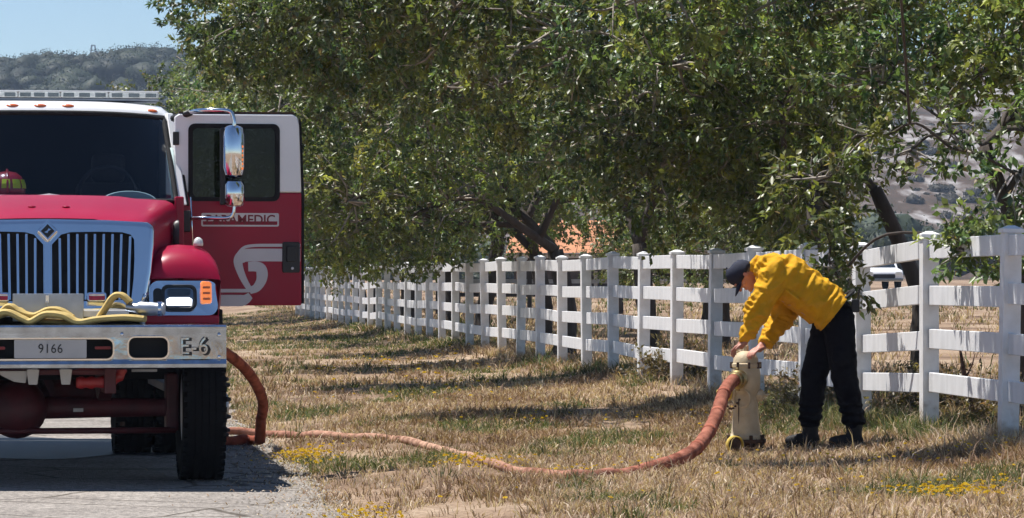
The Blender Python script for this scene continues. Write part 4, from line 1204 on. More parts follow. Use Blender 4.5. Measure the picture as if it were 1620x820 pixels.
text('lettering', 'PARAMEDIC', 'letter_red', door, .098, 1.478, DY-.0035, 1.893, .001, .0015, .98, 1.0)
# the S-shaped double stripe
sb = MB()
yy = DY - .003
ribbon([tuple(p) for p in spline([(1.925, 1.632), (1.75, 1.632), (1.58, 1.632), (1.50, 1.625), (1.462, 1.585), (1.47, 1.53), (1.50, 1.455), (1.545, 1.375)], 6)],
       list(np.interp(np.linspace(0, 1, 43), [0, .35, .5, .62, 1], [.095, .095, .09, .065, .04])), yy, sb)
ribbon([tuple(p) for p in spline([(1.535, 1.545), (1.60, 1.545), (1.635, 1.52), (1.635, 1.45), (1.60, 1.39), (1.545, 1.365)], 6)], list(np.interp(np.linspace(0, 1, 31), [0, .5, 1], [.07, .085, .05])), yy - .0008, sb)
ribbon([(1.24, 1.366), (1.4, 1.366), (1.55, 1.366)], [.026, .026, .026], yy - .0016, sb)
ribbon([tuple(p) for p in spline([(1.24, 1.292), (1.40, 1.292), (1.50, 1.295), (1.552, 1.33)], 6)], list(np.interp(np.linspace(0, 1, 19), [0, .6, 1], [.085, .085, .05])), yy - .0024, sb)
ribbon([tuple(p) for p in spline([(1.925, 1.705), (1.70, 1.705), (1.57, 1.702), (1.50, 1.685), (1.45, 1.63)], 6)], [.022]*25, yy - .0032, sb)
sb.build('stripe', 'decal_white', door)
for z in (1.42, 1.95, 2.5):
    MB().box(.975, 1.02, DY-.015, DY+.03, z-.05, z+.05).build('hinge', 'black_plastic', door, .006)
MB().tube([(1.112, 2.0, 1.62), (1.095, 2.0, 2.06)], .007, 6).build('grab_rod', 'chrome', T, smooth=True)

# ---- mirrors
for sgn in (1, -1):
    mr = empty('mirror'); mr.parent = T
    if sgn < 0: mr.scale = (-1, 1, 1)
    mr.location = (0, 0, 0)
    def mshell(x0, x1, z0, z1, y0, nm, r):
        secs = []
        cx, cz, hw, hh = (x0+x1)/2, (z0+z1)/2, (x1-x0)/2, (z1-z0)/2
        for t in (-1, -.985, -.95, -.88, -.6, 0, .6, .88, .95, .985, 1):
            k = max(.02, (1 - abs(t)**9))**.5
            ring = []
            for a in np.linspace(0, math.pi, 15):
                ring.append((cx - hw*k*math.cos(a), y0 + .12 - .12*k*math.sin(a)**.75 - .02*math.cos(a), cz + hh*t))
            ring.append((cx + hw*k, y0 + .15, cz + hh*t)); ring.append((cx - hw*k, y0 + .15, cz + hh*t))
            secs.append(ring)
        return MB().loft(secs, True, True).build(nm, 'chrome', mr, smooth='auto')
    mshell(1.318, 1.492, 2.196, 2.592, 1.80, 'housing', .045)
    mshell(1.330, 1.492, 1.985, 2.185, 1.81, 'convex_housing', .04)
    MB().prism(rrect(1.305, 1.345, 2.0, 2.57, .012), 1.88, 1.95).build('mirror_back', 'black_plastic', mr, .01)
    for k in range(6):
        MB().ell((1.462, 1.842, 2.27 + k*.032), .011, .008, .012, 8, 6).build('marker_lens', 'amber_lit', mr, smooth=True)
    MB().tube(spline([(1.0, 2.30, 2.665), (1.09, 2.15, 2.69), (1.16, 1.98, 2.70), (1.30, 1.90, 2.70), (1.38, 1.88, 2.685), (1.405, 1.87, 2.62), (1.405, 1.87, 2.56)], 5), .016, 8).build('upper_arm', 'chrome', mr, smooth=True)
    MB().tube([(.985, 2.33, 2.655), (1.10, 2.13, 2.69)], .026, 8).build('arm_bracket', 'black_plastic', mr, smooth=True)
    MB().tube(spline([(1.07, 2.0, 1.90), (1.2, 1.93, 1.905), (1.36, 1.89, 1.905), (1.40, 1.88, 1.94), (1.405, 1.88, 2.0)], 5), .014, 8).build('lower_arm', 'chrome', mr, smooth=True)
    MB().box(1.03, 1.09, 1.96, 2.04, 1.80, 1.96).build('lower_bracket', 'black_plastic', mr, .008)

# ---- wheels
def make_tyre(r, w):
    prof = [(r*.52, -w*.40), (r*.60, -w*.49), (r*.80, -w*.52), (r*.93, -w*.47), (r*.985, -w*.42)]
    for g in (-.24, -.08, .08, .24):
        prof += [(r, g*w*1.0 - w*.075), (r, g*w - w*.018), (r*.975, g*w - w*.014), (r*.975, g*w + w*.014), (r, g*w + w*.018)]
    prof += [(r, w*.36), (r*.985, w*.42), (r*.93, w*.47), (r*.80, w*.52), (r*.60, w*.49), (r*.52, w*.40)]
    return MB().lathe(prof, 56, 'x')
tyre_me = make_tyre(.52, .30).mesh('tyre'); tyre_me.shade_smooth(); tyre_me.set_sharp_from_angle(angle=R(30)); tyre_me.materials.append(MATS['tyre_rubber'])
lug = MB()
for k in range(44):
    a = 2*math.pi*k/44
    for sx in (-1, 1):
        p = MB().box(min(sx*.102, sx*.152), max(sx*.102, sx*.152), -.017, .017, .495, .524)
        lug.add([(v[0], v[1]*math.cos(a) - v[2]*math.sin(a), v[1]*math.sin(a) + v[2]*math.cos(a)) for v in p.v], p.f)
lug_me = lug.mesh('tread_lugs'); lug_me.materials.append(MATS['tyre_rubber'])
rim = MB().lathe([(.275, -.125), (.29, -.12), (.29, .12), (.275, .125), (.262, .11), (.25, .06), (.18, .04), (.175, .12), (.15, .125), (.11, .13), (.105, .185), (.085, .2), (.01, .2)], 30, 'x')
rim_me = rim.mesh('rim'); rim_me.shade_smooth(); rim_me.set_sharp_from_angle(angle=R(35)); rim_me.materials.append(MATS['dull_steel'])
nut = MB().lathe([(.018, 0), (.018, .03), (.012, .055), (.003, .057)], 8, 'x')
nut_me = nut.mesh('wheel_nut'); nut_me.materials.append(MATS['black_plastic'])
for x, y, sgn in ((1.112, 1.27, 1), (-1.112, 1.27, -1), (1.165, 5.3, 1), (.835, 5.3, -1), (-1.165, 5.3, -1), (-.835, 5.3, 1)):
    whl = child('wheel', rim_me, T, (x, y, .52 + .01), (0, 0, 0 if sgn > 0 else math.pi))
    child('tyre', tyre_me, whl, (0, 0, 0))
    lo = child('tread_lugs', lug_me, whl, (0, 0, 0)); lo['kind'] = 'stuff'
    if y < 2:
        for k in range(10):
            a = 2*math.pi*(k+.5)/10
            child('wheel_nut', nut_me, whl, (.150, .20*math.cos(a), .20*math.sin(a)))

# ---- running gear
ax = MB().tube([(-.93, 1.27, .53), (-.45, 1.27, .53), (-.3, 1.27, .53), (.5, 1.27, .53), (.93, 1.27, .53)], [.07, .075, .085, .07, .065], 14).build('front_axle', 'axle_red', T, smooth='auto')
MB().lathe([(.03, -.24), (.14, -.2), (.205, -.1), (.215, 0), (.19, .1), (.12, .17), (.03, .2)], 24, 'y', (-.20, 1.2, .53)).build('differential', 'axle_red', ax, smooth='auto')
for k in range(10):
    a = 2*math.pi*k/10
    MB().lathe([(.002, -.03), (.014, -.025), (.014, 0)], 6, 'y', (-.2 + .19*math.cos(a), 1.12, .53 + .19*math.sin(a))).build('cover_bolt', 'axle_red', ax)
MB().tube([(-.92, 1.04, .375), (.92, 1.04, .375)], .022, 8).build('tie_rod', 'axle_red', T, smooth=True)
MB().box(.20, .27, 1.17, 1.19, .505, .53).build('axle_tag', 'plate_grey', ax)
MB().tube([(.55, 1.2, .43), (.55, 1.2, .40)], .018, 8).build('drain_plug', 'rust_dark', ax)
for sgn in (-1, 1):
    MB().box(min(sgn*.38, sgn*.46), max(sgn*.38, sgn*.46), .30, 7.4, .66, .90).build('frame_rail', 'axle_red', T, .008)
    sp_ = MB()
    for k in range(5):
        sp_.loft([[(sgn*.42 - .045, yv, zv - k*.02), (sgn*.42 + .045, yv, zv - k*.02), (sgn*.42 + .045, yv, zv + .016 - k*.02), (sgn*.42 - .045, yv, zv + .016 - k*.02)]
                  for yv, zv in [(1.27 + t*(.62 - k*.09), .66 + .05*abs(t)**2) for t in np.linspace(-1, 1, 9)]], True, True)
    so = sp_.build('leaf_spring', 'axle_red', T); so['kind'] = 'stuff'
    MB().box(min(sgn*.86, sgn*.95), max(sgn*.86, sgn*.95), 1.15, 1.4, .36, .78).build('steering_knuckle', 'axle_red', T, .02)
    MB().box(min(sgn*.60, sgn*.78), max(sgn*.60, sgn*.78), .9, .92, .795, .82).build('air_line_bracket', 'plate_grey', T, .004)
    MB().box(min(sgn*.95, sgn*1.0), max(sgn*.95, sgn*1.0), .9, 1.8, .9, 1.2).build('inner_wheel_arch', 'grille_dark', T, .004)
bk = MB().tube(spline([(.19, .42, .735), (.3, .42, .735), (.42, .42, .745), (.49, .42, .79), (.50, .42, .86)], 5), [.035 + .012*math.sin(i) ** 2 for i in range(21)], 10).build('tow_bracket', 'red_plastic', T, smooth=True)
for x in (-.11, .115):
    MB().prism([(x-.045, .84), (x+.045, .84), (x+.035, .76), (x+.03, .725), (x-.03, .725), (x-.035, .76)], .30, .315).build('tow_plate', 'plate_grey', T, .005)
MB().prism([(-.35, .82), (-.14, .82), (-.16, .735), (-.24, .745), (-.33, .79)], .34, .35).build('tow_plate', 'plate_grey', T, .005)
MB().box(-.4, .4, .35, .6, .79, .83).build('crossmember', 'axle_red', T, .01)
MB().box(-.36, .36, .95, 1.7, .78, 1.1).build('engine_sump', 'grille_dark', T, .03)
MB().box(-.95, .95, 1.72, 1.76, .72, 1.5).build('firewall', 'grille_dark', T)
MB().tube([(.0, 1.5, .60), (.05, 4.9, .62)], .05, 10).build('prop_shaft', 'axle_red', T, smooth=True)
MB().tube([(-1.15, 5.3, .53), (-.25, 5.3, .53), (.25, 5.3, .53), (1.15, 5.3, .53)], [.08, .1, .1, .08], 12).build('rear_axle', 'axle_red', T, smooth=True)
MB().lathe([(.03, -.2), (.2, -.1), (.21, .1), (.03, .22)], 20, 'y', (0, 5.3, .53)).build('rear_differential', 'axle_red', T, smooth='auto')
# ---- pump panel and body behind the cab
body = MB().box(-1.17, 1.17, 4.85, 7.5, .98, 2.45).build('body', 'red_paint', T, .02)
MB().box(-1.1, 1.1, 4.2, 4.84, .75, 2.5).build('pump_panel', 'dull_steel', T, .01)
for y0 in (4.95, 6.1):
    sh = MB().box(1.171, 1.18, y0, y0+1.05, 1.2, 2.3).build('compartment_door', 'dull_steel', body)
    for k in range(10):
        MB().box(1.18, 1.186, y0+.02, y0+1.03, 1.22 + k*.108, 1.315 + k*.108).build('shutter_slat', 'dull_steel', sh, .002)
MB().box(-1.2, 1.2, 7.5, 7.9, .55, .62).build('tailboard', 'dull_steel', T, .01)
inlet = MB().lathe([(.04, 0), (.075, 0), (.075, .06), (.06, .07), (.06, .16), (.05, .16)], 18, 'x', (1.10, 4.5, .96)).build('pump_inlet', 'chrome', T, smooth='auto')

# ---- helmet lying on the dashboard
def tw(x, y, z):
    v = TRUCK.matrix_basis @ Vector((x, y, z)) if False else (Matrix.Translation(TRUCK.location) @ Matrix.Rotation(R(9), 4, 'Z')) @ Vector((x, y, z))
    return v
hm = empty('fire_helmet', tw(-.25, 2.14, 2.035), R(9))
tag(hm, 'red fire helmet with lime reflective patches behind the windscreen', 'helmet')
sh = MB()
sh.loft([[(.135*r*math.cos(a), .165*r*math.sin(a), z) for a in np.linspace(0, 2*math.pi, 25)[:-1]] for r, z in ((1.0, .035), (1.0, .08), (.95, .13), (.8, .175), (.5, .205), (.08, .215))], True, True)
shell = sh.build('shell', 'helmet_red', hm, smooth=True)
br = MB().loft([[(.135*r*math.cos(a)*(1.12 if math.cos(a) > 0 else 1), .165*r*math.sin(a), z - .02*(math.cos(a) > .2)*0) for a in np.linspace(0, 2*math.pi, 25)[:-1]] for r, z in ((.98, .045), (1.25, .030), (1.58, .034), (1.60, .024), (1.25, .020), (.98, .032))], True)
br.build('brim', 'helmet_red', hm, smooth=True)
MB().tube([(0, -.168, .05), (0, -.162, .12), (0, -.12, .185), (0, 0, .222), (0, .12, .185)], .012, 6).build('ridge', 'helmet_red', hm, smooth=True)
for a0 in (-130, -95, -60, -25):
    pt = MB()
    secs = []
    for r, z in ((1.012, .085), (.985, .118), (.90, .150)):
        secs.append([(.135*r*math.cos(R(a)), .165*r*math.sin(R(a)), z) for a in np.linspace(a0 - 13, a0 + 13, 5)])
    pt.loft(secs)
    p_ = pt.build('reflective_patch', 'lime_reflective', hm)
    md = p_.modifiers.new('s', 'SOLIDIFY'); md.thickness = .006; md.offset = 1

# ---- yellow attack hose folded on the bumper deck, with its nozzle
def ribbon3(path, w, th, mb):
    """flat hose: path points with a width axis along truck y"""
    secs = []
    n = len(path)
    for i, p in enumerate(path):
        a, b = path[max(i-1, 0)], path[min(i+1, n-1)]
        t = Vector((b[0]-a[0], b[1]-a[1], b[2]-a[2])).normalized()
        wv = Vector((.25, 1, 0)).normalized() * w/2
        nv = t.cross(wv).normalized() * th/2
        P = Vector(p)
        secs.append([P - wv - nv*.4, P - wv*.6 - nv, P + wv*.6 - nv, P + wv - nv*.4, P + wv + nv*.4, P + wv*.6 + nv, P - wv*.6 + nv, P - wv + nv*.4])
    mb.loft(secs, True, True)
hs_ = empty('attack_hose', tw(0, .25, 1.127), R(9))
tag(hs_, 'yellow fire hose folded in loops on the chrome bumper', 'hose')
mbh = MB()
ribbon3([tuple(p) for p in spline([(-1.0, .0, .035), (-.7, .02, .10), (-.45, .0, .035), (-.30, .0, .10), (-.18, .02, .055), (-.12, .02, .035), (-.02, .0, .085), (.10, -.02, .075), (.20, .0, .030), (.34, .02, .050), (.52, .0, .062), (.66, .05, .05)], 6)], .14, .046, mbh)
mbh.build('hose_fold', 'hose_yellow', hs_, smooth='auto')
mbh = MB()
ribbon3([tuple(p) for p in spline([(-.9, .14, .02), (-.4, .14, .06), (-.22, .13, .115), (-.12, .15, .05), (.05, .14, .03), (.3, .15, .03), (.36, .10, .08), (.44, .08, .20), (.50, .08, .215), (.56, .10, .165)], 6)], .12, .040, mbh)
ribbon3([tuple(p) for p in spline([(-1.0, .08, .09), (-.75, .08, .06), (-.55, .07, .12), (-.36, .08, .085), (-.27, .07, .14), (-.20, .08, .10), (-.10, .09, .075), (.0, .09, .115), (.08, .09, .11), (.16, .10, .06)], 6)], .12, .040, mbh)
mbh.build('hose_fold', 'hose_yellow', hs_, smooth='auto')
nz = MB()
nz.tube([(.53, .10, .135), (.60, .09, .125), (.63, .08, .125), (.70, .06, .12), (.76, .04, .12), (.79, .03, .12)], [.030, .034, .048, .05, .042, .045], 14)
nzo = nz.build('nozzle', 'dull_steel', hs_, smooth='auto')
MB().tube([(.64, .08, .16), (.66, .06, .22), (.68, .10, .225), (.66, .14, .17)], .012, 8).build('bail', 'chrome', nzo, smooth=True)
MB().tube([(.645, .07, .10), (.64, .07, .035), (.65, .06, .0)], [.02, .018, .016], 8).build('pistol_grip', 'dull_steel', nzo, smooth=True)
MB().lathe([(.04, 0), (.053, .0), (.053, .03), (.04, .035)], 14, 'x', (.745, .045, .12)).build('bumper_ring', 'chrome', nzo, smooth='auto')

# ================================================================== HYDRANT
HX_, HY_ = 1.78, 27.92
HZ_ = gz(HX_, HY_) - .02
hyd = empty('fire_hydrant', (HX_, HY_, HZ_), 0)
tag(hyd, 'cream fire hydrant with a red hose attached beside the bending person', 'fire hydrant')
MB().lathe([(.02, -.1), (.085, -.1), (.085, .045), (.075, .05), (.085, .085), (.15, .088), (.155, .10), (.155, .118), (.02, .118)], 26, 'z').build('ground_flange', 'rust_dark', hyd, smooth='auto')
for k in range(8):
    a = 2*math.pi*(k+.3)/8
    MB().lathe([(.014, .05), (.014, .148), (.004, .15)], 6, 'z', (.136*math.cos(a), .136*math.sin(a), 0)).build('flange_bolt', 'rust_dark', hyd)
MB().lathe([(.06, .118), (.132, .118), (.134, .135), (.116, .15), (.112, .165), (.099, .30), (.090, .44), (.098, .47), (.110, .50), (.112, .62), (.104, .66), (.112, .668), (.112, .69), (.098, .695), (.094, .73), (.075, .765), (.04, .785), (.005, .79)], 30, 'z').build('barrel', 'hydrant_cream', hyd, smooth='auto')
MB().lathe([(.022, .785), (.022, .825), (.018, .83), (.003, .83)], 5, 'z').build('operating_nut', 'hydrant_cream', hyd)
for i in range(5):                # raised casting marks on the barrel
    MB().box(-.016 + .004*(i % 2), .028, -.106 + i*.003, -.088, .30 + i*.032, .312 + i*.032).build('cast_mark', 'hydrant_cream', hyd, .002)
MB().box(-.062, -.056, -.085, -.07, .16, .42).build('casting_seam', 'rust_dark', hyd)
for k in range(8):
    a = 2*math.pi*(k+.2)/8
    MB().lathe([(.010, .655), (.010, .702), (.003, .704)], 6, 'z', (.113*math.cos(a), .113*math.sin(a), 0)).build('bonnet_bolt', 'rust_dark', hyd)
def outlet(dirv, base, L, r, capm=None, name='outlet'):
    d = Vector(dirv).normalized()
    q = d.to_track_quat('X', 'Z').to_matrix().to_4x4()
    o = MB().lathe([(r*.95, -.06), (r*.95, .02), (r*1.22, .024), (r*1.22, .04), (r, .043), (r, L), (r*.7, L)], 22, 'x').build(name, 'hydrant_cream', hyd, smooth='auto')
    o.matrix_local = Matrix.Translation(base) @ q
    if capm:
        MB().lathe([(r*1.0, L-.03), (r*1.3, L-.028), (r*1.34, L), (r*1.28, L+.03), (r*.9, L+.042), (r*.32, L+.045), (r*.30, L+.075), (.003, L+.077)], 8, 'x').build('cap', capm, o, .004)
    return o
HOSE_D = Vector((-.42, -.88, -.12)).normalized()
HOSE_B = Vector((-.035, -.075, .585))
oo = outlet(HOSE_D, HOSE_B, .075, .052, None)
MB().lathe([(.058, .05), (.072, .05), (.074, .06), (.074, .105), (.066, .112), (.06, .15), (.054, .155)], 20, 'x').build('coupling', 'brass', oo, smooth='auto')
for k in range(2):
    MB().box(.07, .095, -.012, .012, .07 if k else -.088, .088 if k else -.07).build('coupling_lug', 'brass', oo, .003)
outlet((-.95, -.30, .03), (-.08, -.02, .475), .075, .052, 'hydrant_yellow')
outlet((-.45, -.9, -.05), (-.02, -.06, .43), .03, .060, None, 'pumper_boss')
outlet((.96, -.2, 0), (.075, 0, .45), .02, .036, 'hydrant_cream')
ch = MB()
for k in range(9):
    t = k/8
    ch.ell((-.175 + .12*t, -.085 - .02*math.sin(math.pi*t), .42 - .07*math.sin(math.pi*t)), .010, .006, .008, 8, 5)
co = ch.build('cap_chain', 'rust_dark', hyd); co['kind'] = 'stuff'

# the loose cap lying at its foot
lc = MB().lathe([(.045, 0), (.062, .0), (.066, .012), (.066, .05), (.058, .056), (.056, .02), (.003, .018)], 22, 'y').build('hydrant_cap', 'hydrant_yellow', None, smooth='auto')
lc.matrix_basis = Matrix.Translation((HX_ - .095, HY_ - .19, HZ_ + .085)) @ Matrix.Rotation(R(18), 4, 'Z') @ Matrix.Rotation(R(180), 4, 'Z') @ Matrix.Translation((0, -.03, 0))
tag(lc, 'round yellow cap hanging open at the foot of the cream hydrant', 'cap')
MB().lathe([(.003, .021), (.055, .023), (.055, .026), (.003, .027)], 20, 'y').build('cap_gasket', 'rust_dark', lc, smooth='auto')

# ================================================================== SUPPLY HOSE
hp0 = Vector((HX_, HY_, HZ_)) + HOSE_B + HOSE_D*.12
hp1 = hp0 + HOSE_D*.09
pth = [tuple(hp0), tuple(hp1), (1.585, 27.42, .60), (1.52, 27.10, .47), (1.43, 26.72, .335), (1.32, 26.35, .235), (1.18, 26.02, .175), (1.02, 25.74, .14), (.82, 25.30, .11), (.65, 25.08, .105), (.39, 25.06, .10), (.04, 26.02, .10),
       (-.19, 27.05, .10), (-.45, 28.94, .09), (-.78, 30.3, .09), (-1.14, 31.5, .09), (-1.74, 32.7, .07), (-2.22, 33.6, .04), (-2.68, 33.7, .03), (-3.0, 33.0, .05), (-2.95, 32.2, .06), (-2.62, 31.75, .055), (-2.34, 31.95, .065), (-2.20, 31.85, .20), (-2.13, 31.3, .42), (-2.20, 30.5, .68), (-2.36, 29.95, .86), (-2.56, 29.68, .955)]
pp = spline(pth, 8)
fixed = []
for i, p in enumerate(pp):
    p = list(p)
    if 70 < i < 186:   # keep it lying on the ground along the verge
        p[2] = max(gz(p[0], p[1]) if p[0] > edge_x(p[1]) else 0.02, 0) + .024 + .006*math.sin(i*.9)
    fixed.append(tuple(p))
n = len(fixed)
rad = [(.050 if i < 60 else .051 - .016*min(1, (i-60)/30) if i < 140 else .036 + .010*min(1, max(0, i-150)/20)) * (1 + .03*math.sin(i*1.3) + .02*math.sin(i*3.1)) for i in range(n)]
for i_ in (17, 25, 26, 33, 40, 41, 48):
    rad[i_] *= .94
rad[0] = rad[1] = .05
flat = [1.0 if i < 66 or i > 190 else .72 for i in range(n)]
sh_ = MB().tube(fixed, rad, 14).build('supply_hose', 'hose_orange', None, smooth=True)
hm0, nt, b = new_mat('hose_jacket')
at = nt.nodes.new('ShaderNodeAttribute'); at.attribute_name = 'tint'
tc = nt.nodes.new('ShaderNodeTexCoord')
n1 = nt.nodes.new('ShaderNodeTexNoise'); n1.inputs['Scale'].default_value = 9; n1.inputs['Detail'].default_value = 6
n2 = nt.nodes.new('ShaderNodeTexNoise'); n2.inputs['Scale'].default_value = 70; n2.inputs['Detail'].default_value = 3
for q in (n1, n2): nt.links.new(tc.outputs['Object'], q.inputs['Vector'])
r = nt.nodes.new('ShaderNodeValToRGB'); r.color_ramp.elements[0].position = .36; r.color_ramp.elements[1].position = .62
r.color_ramp.elements[0].color = (.50, .42, .40, 1); r.color_ramp.elements[1].color = (1.1, 1.1, 1.1, 1)
nt.links.new(n1.outputs['Fac'], r.inputs[0])
mx = nt.nodes.new('ShaderNodeMixRGB'); mx.blend_type = 'MULTIPLY'; mx.inputs[0].default_value = 1
nt.links.new(at.outputs['Color'], mx.inputs[1]); nt.links.new(r.outputs[0], mx.inputs[2])
nt.links.new(mx.outputs[0], b.inputs['Base Color'])
b.inputs['Roughness'].default_value = .9; b.inputs['Specular IOR Level'].default_value = .15
bp = nt.nodes.new('ShaderNodeBump'); bp.inputs['Strength'].default_value = .5; bp.inputs['Distance'].default_value = .01
nt.links.new(n2.outputs['Fac'], bp.inputs['Height']); nt.links.new(bp.outputs[0], b.inputs['Normal'])
sh_.data.materials.clear(); sh_.data.materials.append(hm0)
fx = np.array(fixed)
ta = sh_.data.attributes.new('tint', 'FLOAT_COLOR', 'POINT')
for k, v in enumerate(sh_.data.vertices):
    i = int(np.argmin(((fx - np.array(v.co))**2).sum(1)))
    dust = np.interp(i, [0, 62, 84, 100, 130, 150, n], [.12, .15, .45, .9, .55, .1, .05])
    c = (np.array([.31, .098, .062]) if i < 150 else np.array([.29, .075, .042]))*(1-dust) + np.array([.46, .31, .22])*dust
    ta.data[k].color = (*c, 1)
tag(sh_, 'faded red supply hose running from the hydrant across the grass to the fire engine', 'hose')
for i in (16, 24, 31, 39):        # scuffed bands where the jacket is creased
    p, q = Vector(fixed[i]), Vector(fixed[i+1])
    MB().tube([p, p.lerp(q, .5), q], [rad[i]*1.03, rad[i]*1.05, rad[i]*1.03], 14).build('hose_crease', 'hose_orange', sh_, smooth=True)

# ================================================================== PERSON
PX_, PY_ = 2.357, 27.80
PZ_ = gz(PX_, PY_) + .005
man = empty('person', (PX_, PY_, PZ_), 0)
tag(man, 'person in yellow jacket, black trousers and navy cap bending over the hydrant', 'person')
HC = Vector((-.605, 0, 1.315)); CR = Vector((-.94, 0, .34)).normalized(); FW = Vector((-.34, 0, -.94)).normalized(); LT = Vector((0, 1, 0))
HM = Matrix((FW, LT, CR)).transposed()       # head axes: x forward, y side, z crown
def hd_(f, s, u): return HC + HM @ Vector((f, s, u))
b = MB()
b.ell(HC, .098, .077, .112, 20, 14, HM)
b.ell(hd_(.035, 0, -.06), .062, .058, .062, 14, 10, HM)          # jaw
b.ell(hd_(.088, 0, -.092), .02, .022, .018, 10, 8, HM)           # chin
b.capsule(hd_(.095, 0, .015), .009, hd_(.118, 0, -.022), .014)   # nose
b.ell(hd_(.092, 0, -.058), .014, .026, .010, 10, 8, HM)          # lips
b.ell(hd_(.088, 0, .03), .018, .055, .012, 10, 8, HM)            # brow
for s in (-1, 1):
    b.ell(hd_(-.005, s*.079, -.012), .020, .010, .034, 10, 8, HM)  # ears
    b.ell(hd_(.06, s*.045, -.025), .025, .02, .02, 10, 8, HM)
b.capsule(hd_(-.03, 0, -.06), .055, (-.44, 0, 1.34), .062)       # neck
b.capsule((-.42, -.10, 1.30), .09, (-.42, .10, 1.30), .09)
b.capsule((.03, -.05, 1.04), .12, (-.34, -.06, 1.28), .13); b.capsule((.03, .05, 1.04), .12, (-.34, .06, 1.28), .13)
arms = {-1: [(-.37, -.19, 1.34), (-.50, -.235, 1.06), (-.598, -.205, .835)], 1: [(-.36, .19, 1.31), (-.275, .235, .99), (-.445, .10, .79)]}
for s, (a0, a1, a2) in arms.items():
    b.capsule(a0, .06, a1, .047); b.capsule(a1, .047, a2, .030)
legs = {'f': [(.06, .09, .97), (-.055, .10, .56), (-.09, .09, .12)], 'b': [(.11, -.09, .97), (.150, -.10, .56), (.225, -.10, .12)]}
for k, (a0, a1, a2) in legs.items():
    b.capsule(a0, .085, a1, .06); b.capsule(a1, .06, a2, .045)
# near hand laid over the bonnet of the hydrant, fingers curling down its far-left side
def hand(wr, palm, dirf, across, nrm, curl, thumb_side):
    wr, palm = Vector(wr), Vector(palm)
    d = Vector(dirf).normalized(); ac = Vector(across).normalized(); nn = Vector(nrm).normalized()
    b.capsule(wr, .028, palm, .030)
    for k in (-1, 0, 1):
        b.capsule(palm - d*.035 + ac*.018*k, .018, palm + d*.035 + ac*.026*k, .016)
    for k, ln in enumerate((.072, .082, .076, .060)):
        base = palm + d*.042 + ac*(-.034 + .0225*k)
        p1 = base + (d*math.cos(curl*.4) - nn*math.sin(curl*.4))*ln*.45
        p2 = p1 + (d*math.cos(curl*1.1) - nn*math.sin(curl*1.1))*ln*.32
        p3 = p2 + (d*math.cos(curl*1.8) - nn*math.sin(curl*1.8))*ln*.26
        b.capsule(base, .0105, p1, .0098, 10); b.capsule(p1, .0098, p2, .0090, 10); b.capsule(p2, .0090, p3, .0080, 10)
    tb = palm - d*.028 + ac*.036*thumb_side
    t1 = tb + (ac*thumb_side*.75 + d*.65).normalized()*.038 - nn*.008
    t2 = t1 + (ac*thumb_side*.35 + d*.8 - nn*.35).normalized()*.032
    b.capsule(tb, .015, t1, .012, 10); b.capsule(t1, .012, t2, .010, 10)
hand((-.598, -.205, .835), (-.632, -.175, .782), (-.75, .30, -.38), (.35, .93, 0), (-.3, .1, .95), 1.0, -1)
hand((-.445, .10, .79), (-.478, .055, .752), (-.75, -.62, -.25), (.6, -.75, 0), (.25, -.1, .95), 1.0, -1)
body = blob('body', b, 'skin', man, .0065, 3)
# eyes
for s in (-1, 1):
    e = MB().ell(hd_(.083, s*.032, .004), .010, .016, .009, 12, 8, HM).build('eye', 'letter_black', man, smooth=True)
# hair under the cap
hb = MB()
hb.ell(hd_(-.022, 0, .008), .084, .0785, .092, 18, 12, HM)
blob('hair', hb, 'hair', man, .010, 2, lambda c, n: .003*noise.noise(c*60))

# jacket
j = MB()
for s in (-1, 1):
    j.capsule((.075, s*.075, 1.03), .165, (-.10, s*.085, 1.165), .165)
    j.capsule((-.10, s*.085, 1.165), .165, (-.285, s*.10, 1.295), .17)
    j.capsule((-.285, s*.10, 1.295), .17, (-.40, s*.11, 1.345), .125)
j.capsule((-.395, -.13, 1.36), .115, (-.395, .13, 1.36), .115)
j.capsule((-.40, 0, 1.36), .10, (-.485, 0, 1.365), .082)
sl = {-1: (.112, .098, .078), 1: (.108, .095, .072)}
for s, (a0, a1, a2) in arms.items():
    a0, a1, a2 = Vector(a0), Vector(a1), Vector(a2)
    j.capsule(a0, sl[s][0], a1, sl[s][1]); j.capsule(a1, sl[s][1], a1.lerp(a2, .84), sl[s][2]*.86)
def jw(c, n):
    along = c.x*.785 - c.z*.62; across = c.x*.62 + c.z*.785
    w1 = noise.noise(Vector((across*4, along*15, c.y*5)))
    w2 = noise.noise(Vector((across*9 + 5, along*9, c.y*9)))
    v = .022*(1 - 2.4*abs(w1)) + .011*(1 - 2*abs(w2)) + noise.noise(c*38)*.002 - .014
    if c.x < -.44 or c.z < 1.0:                # sleeves gather in slanting rings
        w3 = noise.noise(Vector((c.x*7, c.y*7, c.z*24 + c.x*10)))
        v += .015*(1 - 2.2*abs(w3)) - .006
    return v
jk = blob('jacket', j, 'jacket_yellow', man, .009, 3, jw)
# square off the hem and the cuffs: cut the jacket by planes
bm = bmesh.new(); bm.from_mesh(jk.data)
hemn = Vector((.785, 0, -.62)).normalized()
def trim(pt, nrm, test):
    geo = [v for v in bm.verts if test(v.co)]
    gs = set(geo)
    ed = [e for e in bm.edges if e.verts[0] in gs and e.verts[1] in gs]
    fa = [f for f in bm.faces if all(v in gs for v in f.verts)]
    bmesh.ops.bisect_plane(bm, geom=geo + ed + fa, plane_co=pt, plane_no=nrm, clear_outer=True, clear_inner=False)
trim(Vector((.080, 0, 1.035)), hemn, lambda c: c.x > -.13 and c.z > .8 and (c.x > -.05 or c.z > 1.0))
bm.to_mesh(jk.data); bm.free()
md = jk.modifiers.new('thick', 'SOLIDIFY'); md.thickness = .006; md.offset = -1
